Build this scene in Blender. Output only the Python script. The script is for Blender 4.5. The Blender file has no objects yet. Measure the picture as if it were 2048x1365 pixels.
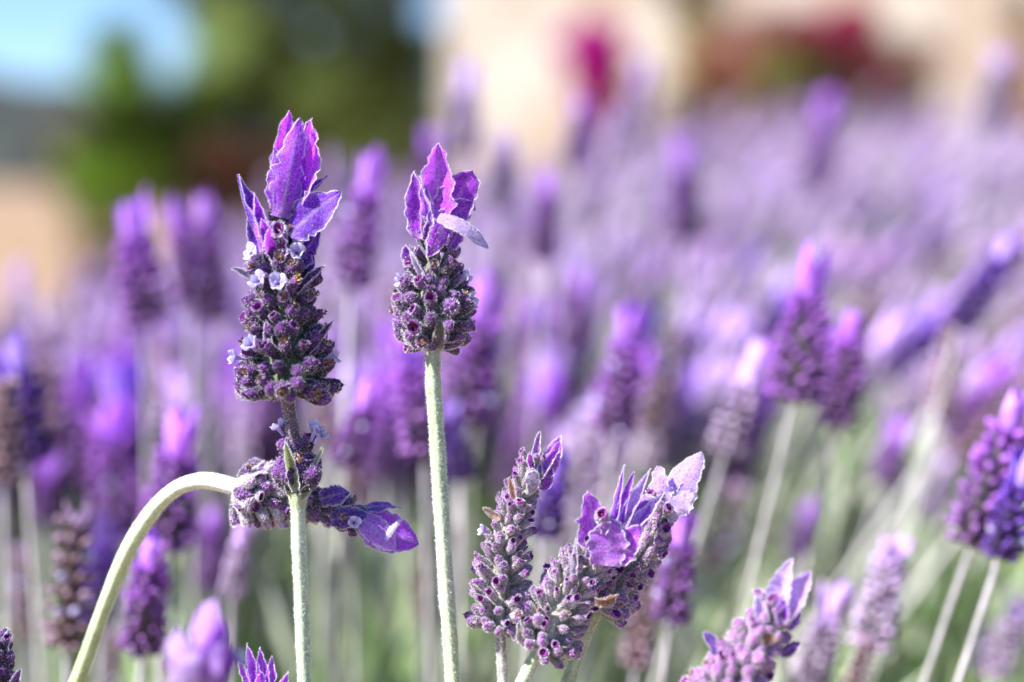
import bpy, math, random
import numpy as np
from mathutils import Vector, Matrix

random.seed(11)
rng = np.random.default_rng(11)
S = bpy.context.scene
COL = S.collection

# ------------------------------------------------------------------ camera
K = 36.0 / 60.0 / 2048.0            # metres per photo pixel, per metre of depth
FOCUS = 0.300
CAM = Vector((0, 0, 0.62))
PITCH = math.radians(-5.4)
cam = bpy.data.cameras.new("camera")
cam.lens = 60; cam.sensor_width = 36
cam.clip_start = 0.01; cam.clip_end = 2000
cam.dof.use_dof = True; cam.dof.focus_distance = FOCUS; cam.dof.aperture_fstop = 5.4
cam_ob = bpy.data.objects.new("camera", cam); COL.objects.link(cam_ob)
cam_ob.location = CAM
cam_ob.rotation_euler = (math.radians(90) + PITCH, 0, 0)
S.camera = cam_ob

# ------------------------------------------------------------------ light
SUN_TO = Vector((-0.82, -0.30, 0.90)).normalized()     # direction towards the sun
elev = math.asin(SUN_TO.z); az = math.atan2(SUN_TO.x, SUN_TO.y)
w = bpy.data.worlds.new("World"); S.world = w; w.use_nodes = True
nt = w.node_tree
bg = nt.nodes["Background"]
sky = nt.nodes.new("ShaderNodeTexSky"); sky.sky_type = 'NISHITA'; sky.sun_disc = False
sky.sun_elevation = elev; sky.sun_rotation = az
sky.air_density = 0.9; sky.dust_density = 0.1; sky.ozone_density = 4.5
tint = nt.nodes.new('ShaderNodeMixRGB'); tint.blend_type = 'MULTIPLY'; tint.inputs[0].default_value = 1; tint.inputs[2].default_value = (.88, .99, 1.2, 1)
nt.links.new(sky.outputs[0], tint.inputs[1]); nt.links.new(tint.outputs[0], bg.inputs[0]); bg.inputs[1].default_value = 0.07
sl = bpy.data.lights.new("sun", 'SUN'); sl.energy = 5.0; sl.angle = math.radians(0.5); sl.color = (1, 0.975, 0.94)
so = bpy.data.objects.new("sun", sl); COL.objects.link(so)
so.rotation_euler = (-SUN_TO).to_track_quat('-Z', 'Y').to_euler(); so.location = (0, 0, 5)
S.view_settings.view_transform = 'Standard'; S.view_settings.look = 'None'
S.view_settings.gamma = 1; S.view_settings.use_curve_mapping = False
S.view_settings.exposure = 1.4
S.render.engine = 'CYCLES'
S.cycles.max_bounces = 8; S.cycles.transparent_max_bounces = 8
S.cycles.use_denoising = True

# ------------------------------------------------------------------ helpers
FWD = Vector((0, math.cos(PITCH), math.sin(PITCH)))
RT = Vector((1, 0, 0))
UP = Vector((0, -math.sin(PITCH), math.cos(PITCH)))

def at(px, py, d=FOCUS, dz=0.0):
    """point of the place seen at photo pixel (px,py), d metres away; dz brings it nearer, in pixels of that depth"""
    d = d * (1 - dz * K)
    return CAM + d * (FWD + RT * ((px - 1024) * K) + UP * ((682.5 - py) * K))

def imgdir(x, y, z):
    return (RT * x + UP * y - FWD * z).normalized()

def tag(o, label=None, cat=None, group=None, kind=None):
    if label: o['label'] = label
    if cat: o['category'] = cat
    if group: o['group'] = group
    if kind: o['kind'] = kind
    return o

def empty(name, loc, label=None, cat=None, group=None):
    o = bpy.data.objects.new(name, None); COL.objects.link(o); o.location = loc
    o.empty_display_size = 0.01
    return tag(o, label, cat, group)

class MB:
    def __init__(s): s.v = []; s.f = []; s.c = []; s.m = []; s.n = 0
    def add(s, v, f, c, m=0):
        v = np.asarray(v, float).reshape(-1, 3)
        c = np.asarray(c, float)
        if c.ndim == 1: c = np.tile(c, (len(v), 1))
        s.v.append(v); s.c.append(c)
        s.f.append([tuple(int(i) + s.n for i in q) for q in f]) if not isinstance(f, np.ndarray) else s.f.append((f + s.n).tolist())
        s.m.append(np.full(len(f), m)); s.n += len(v)
    def mesh(s, name, mats, smooth=True):
        me = bpy.data.meshes.new(name)
        V = np.concatenate(s.v); C_ = np.concatenate(s.c)
        F = [q for g in s.f for q in g]
        me.from_pydata(V.tolist(), [], F)
        for m in mats: me.materials.append(m)
        me.polygons.foreach_set('material_index', np.concatenate(s.m).astype(np.int32))
        me.polygons.foreach_set('use_smooth', np.full(len(F), smooth))
        a = me.color_attributes.new('tint', 'FLOAT_COLOR', 'POINT')
        a.data.foreach_set('color', np.concatenate([C_, np.ones((len(C_), 1))], 1).astype(np.float32).ravel())
        me.update()
        return me

def obj(name, mesh, parent=None, mat=None):
    o = bpy.data.objects.new(name, mesh); COL.objects.link(o)
    if parent is not None: o.parent = parent
    if mat is not None: o.matrix_local = mat
    return o

def unit(a): return a / np.maximum(np.linalg.norm(a, axis=-1, keepdims=True), 1e-12)

def frame(T):
    T = Vector(T).normalized()
    a = Vector((0, 0, 1)) if abs(T.z) < 0.9 else Vector((1, 0, 0))
    if abs(T.z) >= 0.9: a = Vector((0, 1, 0))
    U = a.cross(T).normalized(); V = T.cross(U)
    return U, V, T

def mat_axes(X, Y, Z, o):
    return Matrix(((X.x, Y.x, Z.x, o.x), (X.y, Y.y, Z.y, o.y), (X.z, Y.z, Z.z, o.z), (0, 0, 0, 1)))

def catmull(P, n):
    P = [np.array(p, float) for p in P]
    if len(P) == 2: P = [P[0], (P[0] + P[1]) / 2, P[1]]
    Q = [2 * P[0] - P[1]] + P + [2 * P[-1] - P[-2]]
    out = []
    seg = len(P) - 1
    for i in range(n):
        t = i / (n - 1) * seg; k = min(int(t), seg - 1); u = t - k
        a, b, c, d = Q[k], Q[k + 1], Q[k + 2], Q[k + 3]
        out.append(0.5 * ((2 * b) + (-a + c) * u + (2 * a - 5 * b + 4 * c - d) * u * u + (-a + 3 * b - 3 * c + d) * u ** 3))
    return np.array(out)

# ------------------------------------------------------------------ materials
def mat_tint(name, trans=0.0, rough=0.7, scale=2500., amount=0.35, sheen=0.0, bump=0.0, spec=0.25, vary=0.12, hair=False):
    m = bpy.data.materials.new(name); m.use_nodes = True
    n = m.node_tree.nodes; l = m.node_tree.links
    p = n["Principled BSDF"]; out = n["Material Output"]
    at_ = n.new("ShaderNodeAttribute"); at_.attribute_name = 'tint'
    tc = n.new("ShaderNodeTexCoord")
    no = n.new("ShaderNodeTexNoise"); no.inputs['Scale'].default_value = scale; no.inputs['Detail'].default_value = 3
    l.new(tc.outputs['Object'], no.inputs['Vector'])
    mr = n.new("ShaderNodeMapRange"); mr.inputs[1].default_value = 0.3; mr.inputs[2].default_value = 0.7
    mr.inputs[3].default_value = 1 - amount; mr.inputs[4].default_value = 1 + amount
    l.new(no.outputs['Fac'], mr.inputs[0])
    oi = n.new("ShaderNodeObjectInfo")
    mr2 = n.new("ShaderNodeMapRange"); mr2.inputs[3].default_value = 1 - vary; mr2.inputs[4].default_value = 1 + vary
    l.new(oi.outputs['Random'], mr2.inputs[0])
    mu = n.new("ShaderNodeMath"); mu.operation = 'MULTIPLY'
    l.new(mr.outputs[0], mu.inputs[0]); l.new(mr2.outputs[0], mu.inputs[1])
    vm = n.new("ShaderNodeVectorMath"); vm.operation = 'SCALE'
    l.new(at_.outputs['Color'], vm.inputs[0]); l.new(mu.outputs[0], vm.inputs['Scale'])
    l.new(vm.outputs[0], p.inputs['Base Color'])
    p.inputs['Roughness'].default_value = rough
    p.inputs['Specular IOR Level'].default_value = spec
    if sheen:
        p.inputs['Sheen Weight'].default_value = sheen
        p.inputs['Sheen Roughness'].default_value = 0.4
        p.inputs['Sheen Tint'].default_value = (0.9, 0.82, 1, 1)
    if bump:
        b = n.new("ShaderNodeBump"); b.inputs['Distance'].default_value = bump; b.inputs['Strength'].default_value = 0.6
        l.new(no.outputs['Fac'], b.inputs['Height']); l.new(b.outputs[0], p.inputs['Normal'])
    if trans:
        t = n.new("ShaderNodeBsdfTranslucent"); mx = n.new("ShaderNodeMixShader"); mx.inputs[0].default_value = trans
        l.new(vm.outputs[0], t.inputs[0]); l.new(p.outputs[0], mx.inputs[1]); l.new(t.outputs[0], mx.inputs[2])
        l.new(mx.outputs[0], out.inputs[0])
    return m

M_BUD = mat_tint("calyx_felt", trans=0.12, rough=0.75, scale=9, amount=0.45, sheen=0.1, bump=0.02, vary=0.25)
M_HAIR = mat_tint("white_down", trans=0.32, rough=0.6, scale=6, amount=0.1, spec=0.3)
M_BRACT = mat_tint("bract_petal", trans=0.56, rough=0.55, scale=2600, amount=0.36, sheen=0.08, bump=0.0001)
M_CORE = mat_tint("spike_axis", trans=0.0, rough=0.85, scale=2500, amount=0.4, sheen=0.2)
M_STEM = mat_tint("stem_felt", trans=0.05, rough=0.7, scale=2200, amount=0.22, sheen=0.25, bump=0.00008)
M_FLORET = mat_tint("corolla_petal", trans=0.35, rough=0.5, scale=3, amount=0.08)
M_FAR = mat_tint("soft_flower", trans=0.14, rough=0.8, scale=60, amount=0.25, vary=0.25)
M_LEAF = mat_tint("leaf_green", trans=0.3, rough=0.7, scale=50, amount=0.25)
M_TREELEAF = mat_tint("tree_leaf", trans=0.25, rough=0.8, scale=3, amount=0.3, spec=0.08)
M_BARK = mat_tint("bark", rough=0.9, scale=12, amount=0.4, bump=0.01)

HAIRC = np.array([0.88, 0.86, 0.90])

# ------------------------------------------------------------------ primitives into a mesh builder
def add_hairs(mb, P, N, length, width, mat, lean=None, col=HAIRC, jit=0.6):
    n = len(P)
    D = unit(N + rng.normal(0, jit, (n, 3)) * 0.6 + (0 if lean is None else lean))
    Sd = unit(np.cross(D, rng.normal(0, 1, (n, 3))))
    L = length * rng.uniform(0.5, 1.25, (n, 1))
    W = width * 0.5
    V = np.stack([P - Sd * W, P + Sd * W, P + D * L], 1).reshape(-1, 3)
    F = np.arange(n * 3).reshape(n, 3)
    c = col * rng.uniform(0.8, 1.1, (n, 1)); c = np.repeat(c, 3, 0)
    mb.add(V, F, np.clip(c, 0, 0.95), mat)

def grid_faces(nu, nv, wrap=False):
    f = []
    for i in range(nv - 1):
        for j in range(nu if wrap else nu - 1):
            a = i * nu + j; b = i * nu + (j + 1) % nu
            f.append((a, b, b + nu, a + nu))
    return f

def surf_points(V, F, n):
    F = np.array(F)
    A, B, C_, D = V[F[:, 0]], V[F[:, 1]], V[F[:, 2]], V[F[:, 3]]
    nr = np.cross(C_ - A, D - B); ar = np.linalg.norm(nr, axis=1)
    k = rng.choice(len(F), n, p=ar / ar.sum())
    u = rng.random((n, 1)); v = rng.random((n, 1))
    P = (A[k] * (1 - u) + B[k] * u) * (1 - v) + (D[k] * (1 - u) + C_[k] * u) * v
    return P, unit(nr[k]), k

def lathe(prof, seg, rib=0.0, nrib=8, lobes=None, bend=0.0):
    ph = np.linspace(0, 2 * np.pi, seg, endpoint=False)
    V = []
    for i, (z, r) in enumerate(prof):
        rr = r * (1 + rib * np.cos(nrib * ph))
        zz = np.full(seg, z)
        if lobes is not None and i in lobes: zz = zz + lobes[i] * np.cos(5 * ph)
        V.append(np.stack([rr * np.cos(ph) + bend * z * z, rr * np.sin(ph), zz], 1))
    return np.concatenate(V), grid_faces(seg, len(prof), True)

def ramp(t, stops):
    t = np.asarray(t); xs = [s[0] for s in stops]
    return np.stack([np.interp(t, xs, [s[1][k] for s in stops]) for k in range(3)], 1)

PAL = {
    'white': [(0, (.62, .62, .50)), (.5, (.62, .56, .58)), (1, (.54, .36, .62))],
    'pink': [(0, (.50, .46, .38)), (.45, (.56, .42, .52)), (1, (.54, .18, .60))],
    'dark': [(0, (.11, .13, .07)), (.3, (.06, .05, .06)), (.6, (.06, .028, .09)), (1, (.21, .06, .31))],  # lower stops darkened, crevice shade between buds painted into the colour
    'mid':  [(0, (.20, .21, .13)), (.3, (.13, .10, .12)), (.6, (.12, .06, .16)), (1, (.27, .09, .37))],
    'pale': [(0, (.50, .48, .38)), (.5, (.54, .47, .47)), (.84, (.40, .25, .42)), (1, (.38, .10, .46))],
}

def bud_mesh(kind, pal, seg=14, hairs=300, seed=0):
    mb = MB()
    if kind == 'closed':
        prof = [(0, .09), (.1, .15), (.25, .2), (.45, .25), (.62, .27), (.76, .25), (.87, .19), (.95, .11), (1, .02)]
        nout = 9; lob = None
    elif kind == 'open':
        prof = [(0, .09), (.12, .14), (.3, .18), (.55, .215), (.78, .235), (.93, .235), (1, .205), (.98, .165), (.88, .135), (.7, .10), (.66, .0)]
        nout = 7; lob = {5: .015, 6: .035, 7: .035}
    else:
        prof = [(0, .09), (.12, .15), (.3, .21), (.55, .26), (.75, .25), (.88, .2), (.93, .14), (.86, .09), (.8, .0)]
        nout = 7; lob = {5: .02, 6: .03}
    prof = [(z, r * (1 + .06 * math.sin(seed * 3 + z * 4))) for z, r in prof]
    V, F = lathe(prof, seg, .045, 7, lob, bend=.07 * math.sin(seed * 1.7))
    idx = np.repeat(np.arange(len(prof)), seg)
    if kind != 'closed':
        g = (V[:, 2] > .6)[:, None]; sx = rng.uniform(.62, 1.05)
        V = V * np.where(g, np.array([[sx, 1.0, 1.0]]), 1.0)
        V[:, 2] += np.where(g[:, 0], V[:, 0] * rng.uniform(.25, .9), 0)
        V = V + rng.normal(0, .006, V.shape)
    c = ramp(np.clip(V[:, 2], 0, 1), PAL[pal])
    ph = np.tile(np.linspace(0, 2 * np.pi, seg, endpoint=False), len(prof))
    c = c * (1 + .22 * np.cos(7 * ph)[:, None])
    inside = idx >= nout
    c[inside] = np.array((.28, .03, .30)) if pal != 'dark' else np.array((.22, .02, .26))
    c = c * rng.uniform(.75, 1.25, (len(c), 1))
    mb.add(V, F, np.clip(c, .01, .9), 0)
    if kind in ('open', 'withered'):
        # dried corolla remnant or tiny unopened corolla in the mouth
        k = 14 if kind == 'withered' else 6
        zc = .9 if kind == 'withered' else .8
        for q in range(k):
            ctr = np.array([rng.normal(0, .05), rng.normal(0, .05), zc + rng.uniform(-.04, .2 if kind == 'withered' else .06)])
            T = rng.normal(0, .055, (3, 3)) + ctr
            colr = np.array((.62, .36, .14)) * rng.uniform(.4, 1.35) if kind == 'withered' else np.array((.42, .12, .12)) * rng.uniform(.5, 1.3)
            T4 = np.concatenate([T, ctr[None] + rng.normal(0, .05, (1, 3))])
            mb.add(T4, [(0, 1, 2), (0, 1, 3), (1, 2, 3), (0, 2, 3)], np.clip(colr, 0, .9), 0)
    if hairs:
        Fo = [f for f in F if f[3] // seg < nout]
        P, N, k = surf_points(V, Fo, hairs)
        R = P * [1, 1, 0]
        N = np.where(((N * R).sum(1) < 0)[:, None], -N, N)
        keep = (P[:, 2] < .97)
        hc = HAIRC * (1.0 if pal != 'dark' else .85)
        add_hairs(mb, P[keep], N[keep], .10, .017, 1, lean=np.array([0, 0, .5]), col=hc)
        if kind != 'closed':   # a fringe round the mouth
            a = rng.uniform(0, 2 * np.pi, 70)
            P = np.stack([.21 * sx * np.cos(a), .21 * np.sin(a), .97 + .12 * np.cos(a)], 1)
            add_hairs(mb, P, np.stack([np.cos(a), np.sin(a), np.full(70, .9)], 1), .09, .018, 1, col=hc)
    return mb.mesh("calyx_" + kind, [M_BUD, M_HAIR])

BUDS = {}
for pal, hn in (('dark', 260), ('mid', 380), ('pale', 520), ('white', 520), ('pink', 380)):
    BUDS[pal] = {'closed': [bud_mesh('closed', pal, hairs=hn, seed=i) for i in range(4)],
                 'open': [bud_mesh('open', pal, hairs=hn, seed=i + 7) for i in range(4)],
                 'withered': [bud_mesh('withered', pal, hairs=hn, seed=i + 3) for i in range(3)]}

def lobe_mesh():
    mb = MB(); nu, nv = 7, 7; V = []
    for i in range(nv):
        s = i / (nv - 1)
        wd = .50 * math.sin(math.pi * min(.93, .12 + .75 * s)) ** .7
        if i == nv - 1: wd *= .55
        for j in range(nu):
            u = j / (nu - 1) * 2 - 1
            V.append((u * wd, .12 * u * u - .22 * s * s + .1 * s, s * .95 - .06 * u * u * s))
    V = np.array(V); s = V[:, 2:3].clip(0, 1)
    c = np.array((.42, .34, .66)) * (1 - s) + np.array((.74, .72, .93)) * s
    mb.add(V, grid_faces(nu, nv), c)
    return mb.mesh("corolla_lobe", [M_FLORET])
LOBE = lobe_mesh()
def tube_mesh():
    mb = MB()
    V, F = lathe([(-.7, .10), (-.3, .13), (0, .2), (.06, .23), (.04, .17), (-.3, .09), (-.5, .0)], 10)
    c = np.tile(np.array((.55, .45, .78)), (len(V), 1)); c[-20:] = (.30, .12, .30)
    mb.add(V, F, c)
    for q in range(5):
        T = rng.normal(0, .05, (4, 3)) + np.array((0, 0, -.1)); mb.add(T, [(0, 1, 2), (0, 1, 3), (1, 2, 3), (0, 2, 3)], (.6, .28, .12))
    return mb.mesh("corolla_tube", [M_FLORET])
TUBE = tube_mesh()

def floret(root, p, direction, size):
    U, V, T = frame(direction)
    o = obj("floret", TUBE, root, Matrix.Translation(p) @ mat_axes(U, V, T, Vector((0, 0, 0))) @ Matrix.Scale(size, 4))
    o['label'] = 'tiny pale lilac flower with five rounded petals'
    base_t = random.uniform(18, 52); a0 = random.uniform(0, 1.2)
    for k in range(5):
        a = 2 * math.pi * k / 5 + a0 + random.uniform(-.12, .12)
        R = Vector((math.cos(a), math.sin(a), 0)); Z = Vector((0, 0, 1))
        tilt = math.radians(base_t + random.uniform(-14, 16))
        d = R * math.cos(tilt) + Z * math.sin(tilt)
        Sx = d.cross(Z).normalized(); Ny = d.cross(Sx)
        sc = .62 * random.uniform(.85, 1.12) * (1.15 if k < 2 else .95)
        obj("petal", LOBE, o, mat_axes(Sx * sc, Ny * sc, d * sc, R * .13))

def bract_add(mb, P0, P1, N, width, bend=0.15, cup=.5, fold=.25, shape='ovate', ruf=.06, col=(.34, .05, .66), nu=11, nv=18,
              hairs=700, hl=.00042, twist=0.0, pale=0.0, serr=.05):
    P0 = np.array(P0); P1 = np.array(P1); N = np.array(N, float)
    D = P1 - P0; L = np.linalg.norm(D); T0 = D / L
    N = unit(N - T0 * (N @ T0))
    Sd0 = np.cross(T0, N)
    V = np.zeros((nv, nu, 3)); Cc = np.zeros((nv, nu, 3))
    s_ = np.linspace(0, 1, nv)
    sj = rng.normal(0, serr, (nv, 2)); ph = rng.uniform(0, 6)
    for i, s in enumerate(s_):
        c = P0 + D * s + N * (bend * L * 4 * s * (1 - s)) 
        T = unit(D + N * (bend * L * 4 * (1 - 2 * s)))
        tw = twist * s
        Sd = Sd0 * math.cos(tw) + N * math.sin(tw); Nn = unit(np.cross(Sd, T)); 
        if shape == 'ovate': wd = ((s + .10) ** .55) * max(0, 1 - s) ** .72 * 1.55
        elif shape == 'lance': wd = ((s + .15) ** .3) * max(0, 1 - s) ** .8 * 1.35
        else: wd = ((s + .06) ** .6) * max(0, 1 - s ** 3) ** .6 * 1.05
        wd = wd * width * .5
        for j in range(nu):
            u = j / (nu - 1) * 2 - 1
            e = 1 + (abs(u) ** 4) * sj[i, 0 if u < 0 else 1] * 2.2
            wv = ruf * width * (math.sin(9 * s + ph + 2 * u) * abs(u) + .6 * math.sin(21 * s + ph * 2 - 3 * u) * u * u)
            a = abs(u) * wd
            V[i, j] = c + Sd * u * wd * e * math.cos(cup * abs(u) * .9) + Nn * (a * (fold + math.sin(cup * abs(u) * .9) * .9) + wv)
            vein = math.exp(-(u / .09) ** 2) * (1 - s * .6) + .5 * math.exp(-((abs(u) * 2.2 - ((s * 7) % 1)) / .12) ** 2) * .55
            edge = abs(u) ** 6 * .35
            k = min(1, .5 * vein + edge + pale + .25 * max(0, .15 - s) / .15)
            Cc[i, j] = np.array(col) * (1 - k) + np.array((.66, .50, .82)) * k
    V = V.reshape(-1, 3); Cc = Cc.reshape(-1, 3) * rng.uniform(.88, 1.12, (nu * nv, 1))
    F = grid_faces(nu, nv)
    mb.add(V, F, np.clip(Cc, 0, .92), 0)
    if hairs:
        P, Nh, k = surf_points(V, F, hairs)
        sg = np.where(rng.random(len(P)) < .5, 1, -1)[:, None]
        add_hairs(mb, P, Nh * sg, hl * .7, .00005, 1, lean=T0 * .7, col=HAIRC * (.92 + pale * .1))
        G = V.reshape(nv, nu, 3)
        ne = int(hairs * .5)
        for side in (0, -1):
            t = rng.random(ne) * (nv - 1.001); i0 = t.astype(int); fr = (t - i0)[:, None]
            E = G[i0, side] * (1 - fr) + G[i0 + 1, side] * fr
            out = unit(E - (G[i0, nu // 2] * (1 - fr) + G[i0 + 1, nu // 2] * fr) + T0 * 1e-5)
            add_hairs(mb, E, out + T0 * .5, hl * .8, .00005, 1, jit=.9)
    return mb

def bract(root, P0, P1, N, width, name="bract", label=None, **kw):
    mb = MB(); o0 = root.location
    bract_add(mb, P0 - o0, P1 - o0, N, width, **kw)
    o = obj(name, mb.mesh(name, [M_BRACT, M_HAIR]), root)
    if label: o['label'] = label
    return o

def tube_add(mb, pts, rads, seg=12, col=(.45, .5, .32), mat=0, rib=.11, hairs=0, hl=.0003, hmat=1, hw=.00006, hcol=HAIRC, colfn=None):
    pts = np.array(pts); n = len(pts)
    T = unit(np.gradient(pts, axis=0))
    U = np.zeros_like(pts); ref = np.array([0., -1., 0.])
    u = unit(ref - T[0] * (ref @ T[0]))
    for i in range(n):
        u = unit(u - T[i] * (u @ T[i])); U[i] = u
    W = np.cross(T, U)
    ph = np.linspace(0, 2 * np.pi, seg, endpoint=False)
    r = np.array(rads)[:, None] * (1 + rib * np.cos(4 * ph))[None]
    V = pts[:, None] + U[:, None] * (np.cos(ph)[None, :, None] * r[..., None]) + W[:, None] * (np.sin(ph)[None, :, None] * r[..., None])
    V = V.reshape(-1, 3); F = grid_faces(seg, n, True)
    s = np.repeat(np.linspace(0, 1, n), seg)
    c = np.tile(np.array(col), (len(V), 1)) if colfn is None else colfn(s)
    c = c * (1 + .22 * np.cos(4 * np.tile(ph, n)))[:, None] * rng.uniform(.86, 1.12, (len(V), 1)) * np.repeat(rng.uniform(.93, 1.07, (n, 1)), seg, 0)
    mb.add(V, F, np.clip(c, 0, .9), mat)
    if hairs:
        P, N, k = surf_points(V, F, hairs)
        ctr = pts[np.array(k) // seg]
        N = np.where(((N * (P - ctr)).sum(1) < 0)[:, None], -N, N)
        add_hairs(mb, P, N, hl, hw, hmat, col=hcol)

def pxpath(pts, d, n=24):
    """pts (px, py[, depth])"""
    return catmull([at(p[0], p[1], p[2] if len(p) > 2 else d) for p in pts], n)

def stem(root, pts, rpx, d=FOCUS, name="stem", hairs=5000, n=40, rfun=None, col=(.47, .52, .33), colfn=None, label=None, hl=.00042):
    path = pxpath(pts, d, n)
    r = np.array([(rfun(i / (n - 1)) if rfun else 1) * rpx * K * d * (1 + .05 * math.sin(i * .9) * math.sin(i * .37 + rpx) + random.uniform(-.02, .02)) for i in range(n)])
    mb = MB(); tube_add(mb, path - np.array(root.location), r, 14, col=col, hairs=hairs, colfn=colfn, hl=hl)
    o = obj(name, mb.mesh(name, [M_STEM, M_HAIR]), root)
    if label: o['label'] = label
    return path

def head(root, axis, whorls, d=FOCUS, pal='dark', core=18, p_open=.4, p_with=.15, fat=1.0, core_col=(.15, .17, .09), core_hairs=2500, up=13):
    """axis: pixel path; whorls: (s, n, rc, L, pitch)"""
    n = 60; path = pxpath(axis, d, n); px = K * d
    mb = MB()
    rr = [core * px * (0.6 + .4 * math.sin(math.pi * min(1, i / (n - 1) + .25))) * (1 - .55 * i / (n - 1)) for i in range(n)]
    rr[0] *= .6
    tube_add(mb, path - np.array(root.location), rr, 12, col=core_col, hairs=core_hairs, hl=.0005)
    obj("flower_axis", mb.mesh("flower_axis", [M_CORE, M_HAIR]), root)
    for wi, (s, cnt, rc, L, e) in enumerate(whorls):
        e = e + up
        cnt = round(cnt * 1.15) if pal in ('dark', 'mid') else cnt
        off = random.uniform(0, 6.28)
        for j in range(cnt):
            ph = off + 2 * math.pi * (j + random.uniform(-.28, .28)) / cnt
            i = min(n - 2, max(0, int((s + random.uniform(-.018, .018)) * (n - 1))))
            T = Vector(path[min(n - 1, i + 1)] - path[max(0, i - 1)]).normalized()
            U, V, T = frame(T)
            R = U * math.cos(ph) + V * math.sin(ph)
            ee = math.radians(e + random.uniform(-14, 14))
            D = R * math.cos(ee) + T * math.sin(ee)
            lat = D.cross(R + T * .3).normalized()
            D = (D + lat * random.uniform(-.2, .2)).normalized()
            base = Vector(path[i]) + R * rc * px * .72
            Ls = L * px * random.uniform(.82, 1.15)
            x = random.random()
            kd = 'withered' if x < p_with else ('open' if x < p_with + p_open else 'closed')
            me = random.choice(BUDS[pal][kd])
            A, B, Cz = frame(D); ro = random.uniform(0, 6.28)
            A2 = A * math.cos(ro) + B * math.sin(ro); B2 = Cz.cross(A2)
            f = Ls * fat * random.uniform(.88, 1.14)
            o = obj("bud", me, root, mat_axes(A2 * f, B2 * f, Cz * Ls, base - root.location))
    return path

def lump_whorls(n, r0, r1, L0, L1, e0, e1, cnt0, cnt1, s0=0.02, s1=.95, swell=.2):
    out = []
    for i in range(n):
        t = i / (n - 1)
        k = 1 + swell * math.sin(math.pi * min(1, t + .15))
        out.append((s0 + (s1 - s0) * t, round(cnt0 + (cnt1 - cnt0) * t), (r0 + (r1 - r0) * t) * k, (L0 + (L1 - L0) * t), e0 + (e1 - e0) * min(1, t * 2.2)))
    return out

def B(root, d, b, t, wpx, n, **kw):
    """bract from pixel b=(x,y,dz) to tip t=(x,y,dz)"""
    return bract(root, at(b[0], b[1], d, b[2]), at(t[0], t[1], d, t[2]), imgdir(*n), wpx * K * d, **kw)

# ================================================================== STRUCTURE
def plain(name, verts, faces, mat, kind='structure'):
    me = bpy.data.meshes.new(name); me.from_pydata(verts, [], faces); me.materials.append(mat); me.update()
    o = obj(name, me); o['kind'] = kind
    return o

def mat_ground(name, c1, c2, scale=3, bump=.02):
    m = bpy.data.materials.new(name); m.use_nodes = True; n = m.node_tree.nodes; l = m.node_tree.links
    p = n["Principled BSDF"]; p.inputs['Roughness'].default_value = .95
    tc = n.new("ShaderNodeTexCoord"); no = n.new("ShaderNodeTexNoise"); no.inputs['Scale'].default_value = scale; no.inputs['Detail'].default_value = 8
    l.new(tc.outputs['Object'], no.inputs['Vector'])
    cr = n.new("ShaderNodeValToRGB"); cr.color_ramp.elements[0].position = .35; cr.color_ramp.elements[1].position = .65
    cr.color_ramp.elements[0].color = (*c1, 1); cr.color_ramp.elements[1].color = (*c2, 1)
    l.new(no.outputs['Fac'], cr.inputs[0]); l.new(cr.outputs[0], p.inputs['Base Color'])
    b = n.new("ShaderNodeBump"); b.inputs['Distance'].default_value = bump; l.new(no.outputs['Fac'], b.inputs['Height']); l.new(b.outputs[0], p.inputs['Normal'])
    return m

G = []; gf = []
N_ = 60
for i in range(N_):
    yy = -3 + 903 * (i / (N_ - 1)) ** 3
    for j in range(N_):
        t = j / (N_ - 1) * 2 - 1
        xx = 700 * t ** 3 + 3 * t
        G.append((xx, yy, .015 * math.sin(xx * 2.1) * math.cos(yy * 1.7)))
ground = plain('ground', G, grid_faces(N_, N_), mat_ground('sandy_soil', (.17, .10, .05), (.34, .22, .12), 2.5))
path_v = []
for i in range(30):
    t = i / 29; x = -9 + 16 * t
    y0 = 5.2 + .25 * math.sin(x * .9); path_v += [(x, y0, .03), (x, y0 + 1.3 + .1 * math.sin(x * 2), .035)]
plain('path', path_v, [(2 * i, 2 * i + 2, 2 * i + 3, 2 * i + 1) for i in range(29)], mat_ground('pale_gravel', (.34, .26, .18), (.46, .37, .28), 9))
# soil under the bushes is the same sheet; distant ridge
hv = []; hn = 90
for i in range(10):
    t = i / 9
    for j in range(hn):
        x = -260 + 520 * j / (hn - 1)
        prof = 5.5 + 8 / (1 + math.exp((x + 52) / 3.5)) + 4 * math.exp(-((x + 95) / 22) ** 2) + .6 * math.sin(x * .06) + .3 * math.sin(x * .17)
        z = prof * math.sin(min(1, t * 1.3) * math.pi / 2) * (1 if t < .8 else (1 - t) * 4 + .15)
        hv.append((x, 190 + 70 * t + 5 * math.sin(x * .05 + t * 3), z * (1 + .05 * math.sin(x * .4 + i)) - .3))
plain('hills', hv, grid_faces(hn, 10), mat_ground('scrub_hillside', (.014, .021, .018), (.026, .032, .025), .08, .5))

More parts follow.
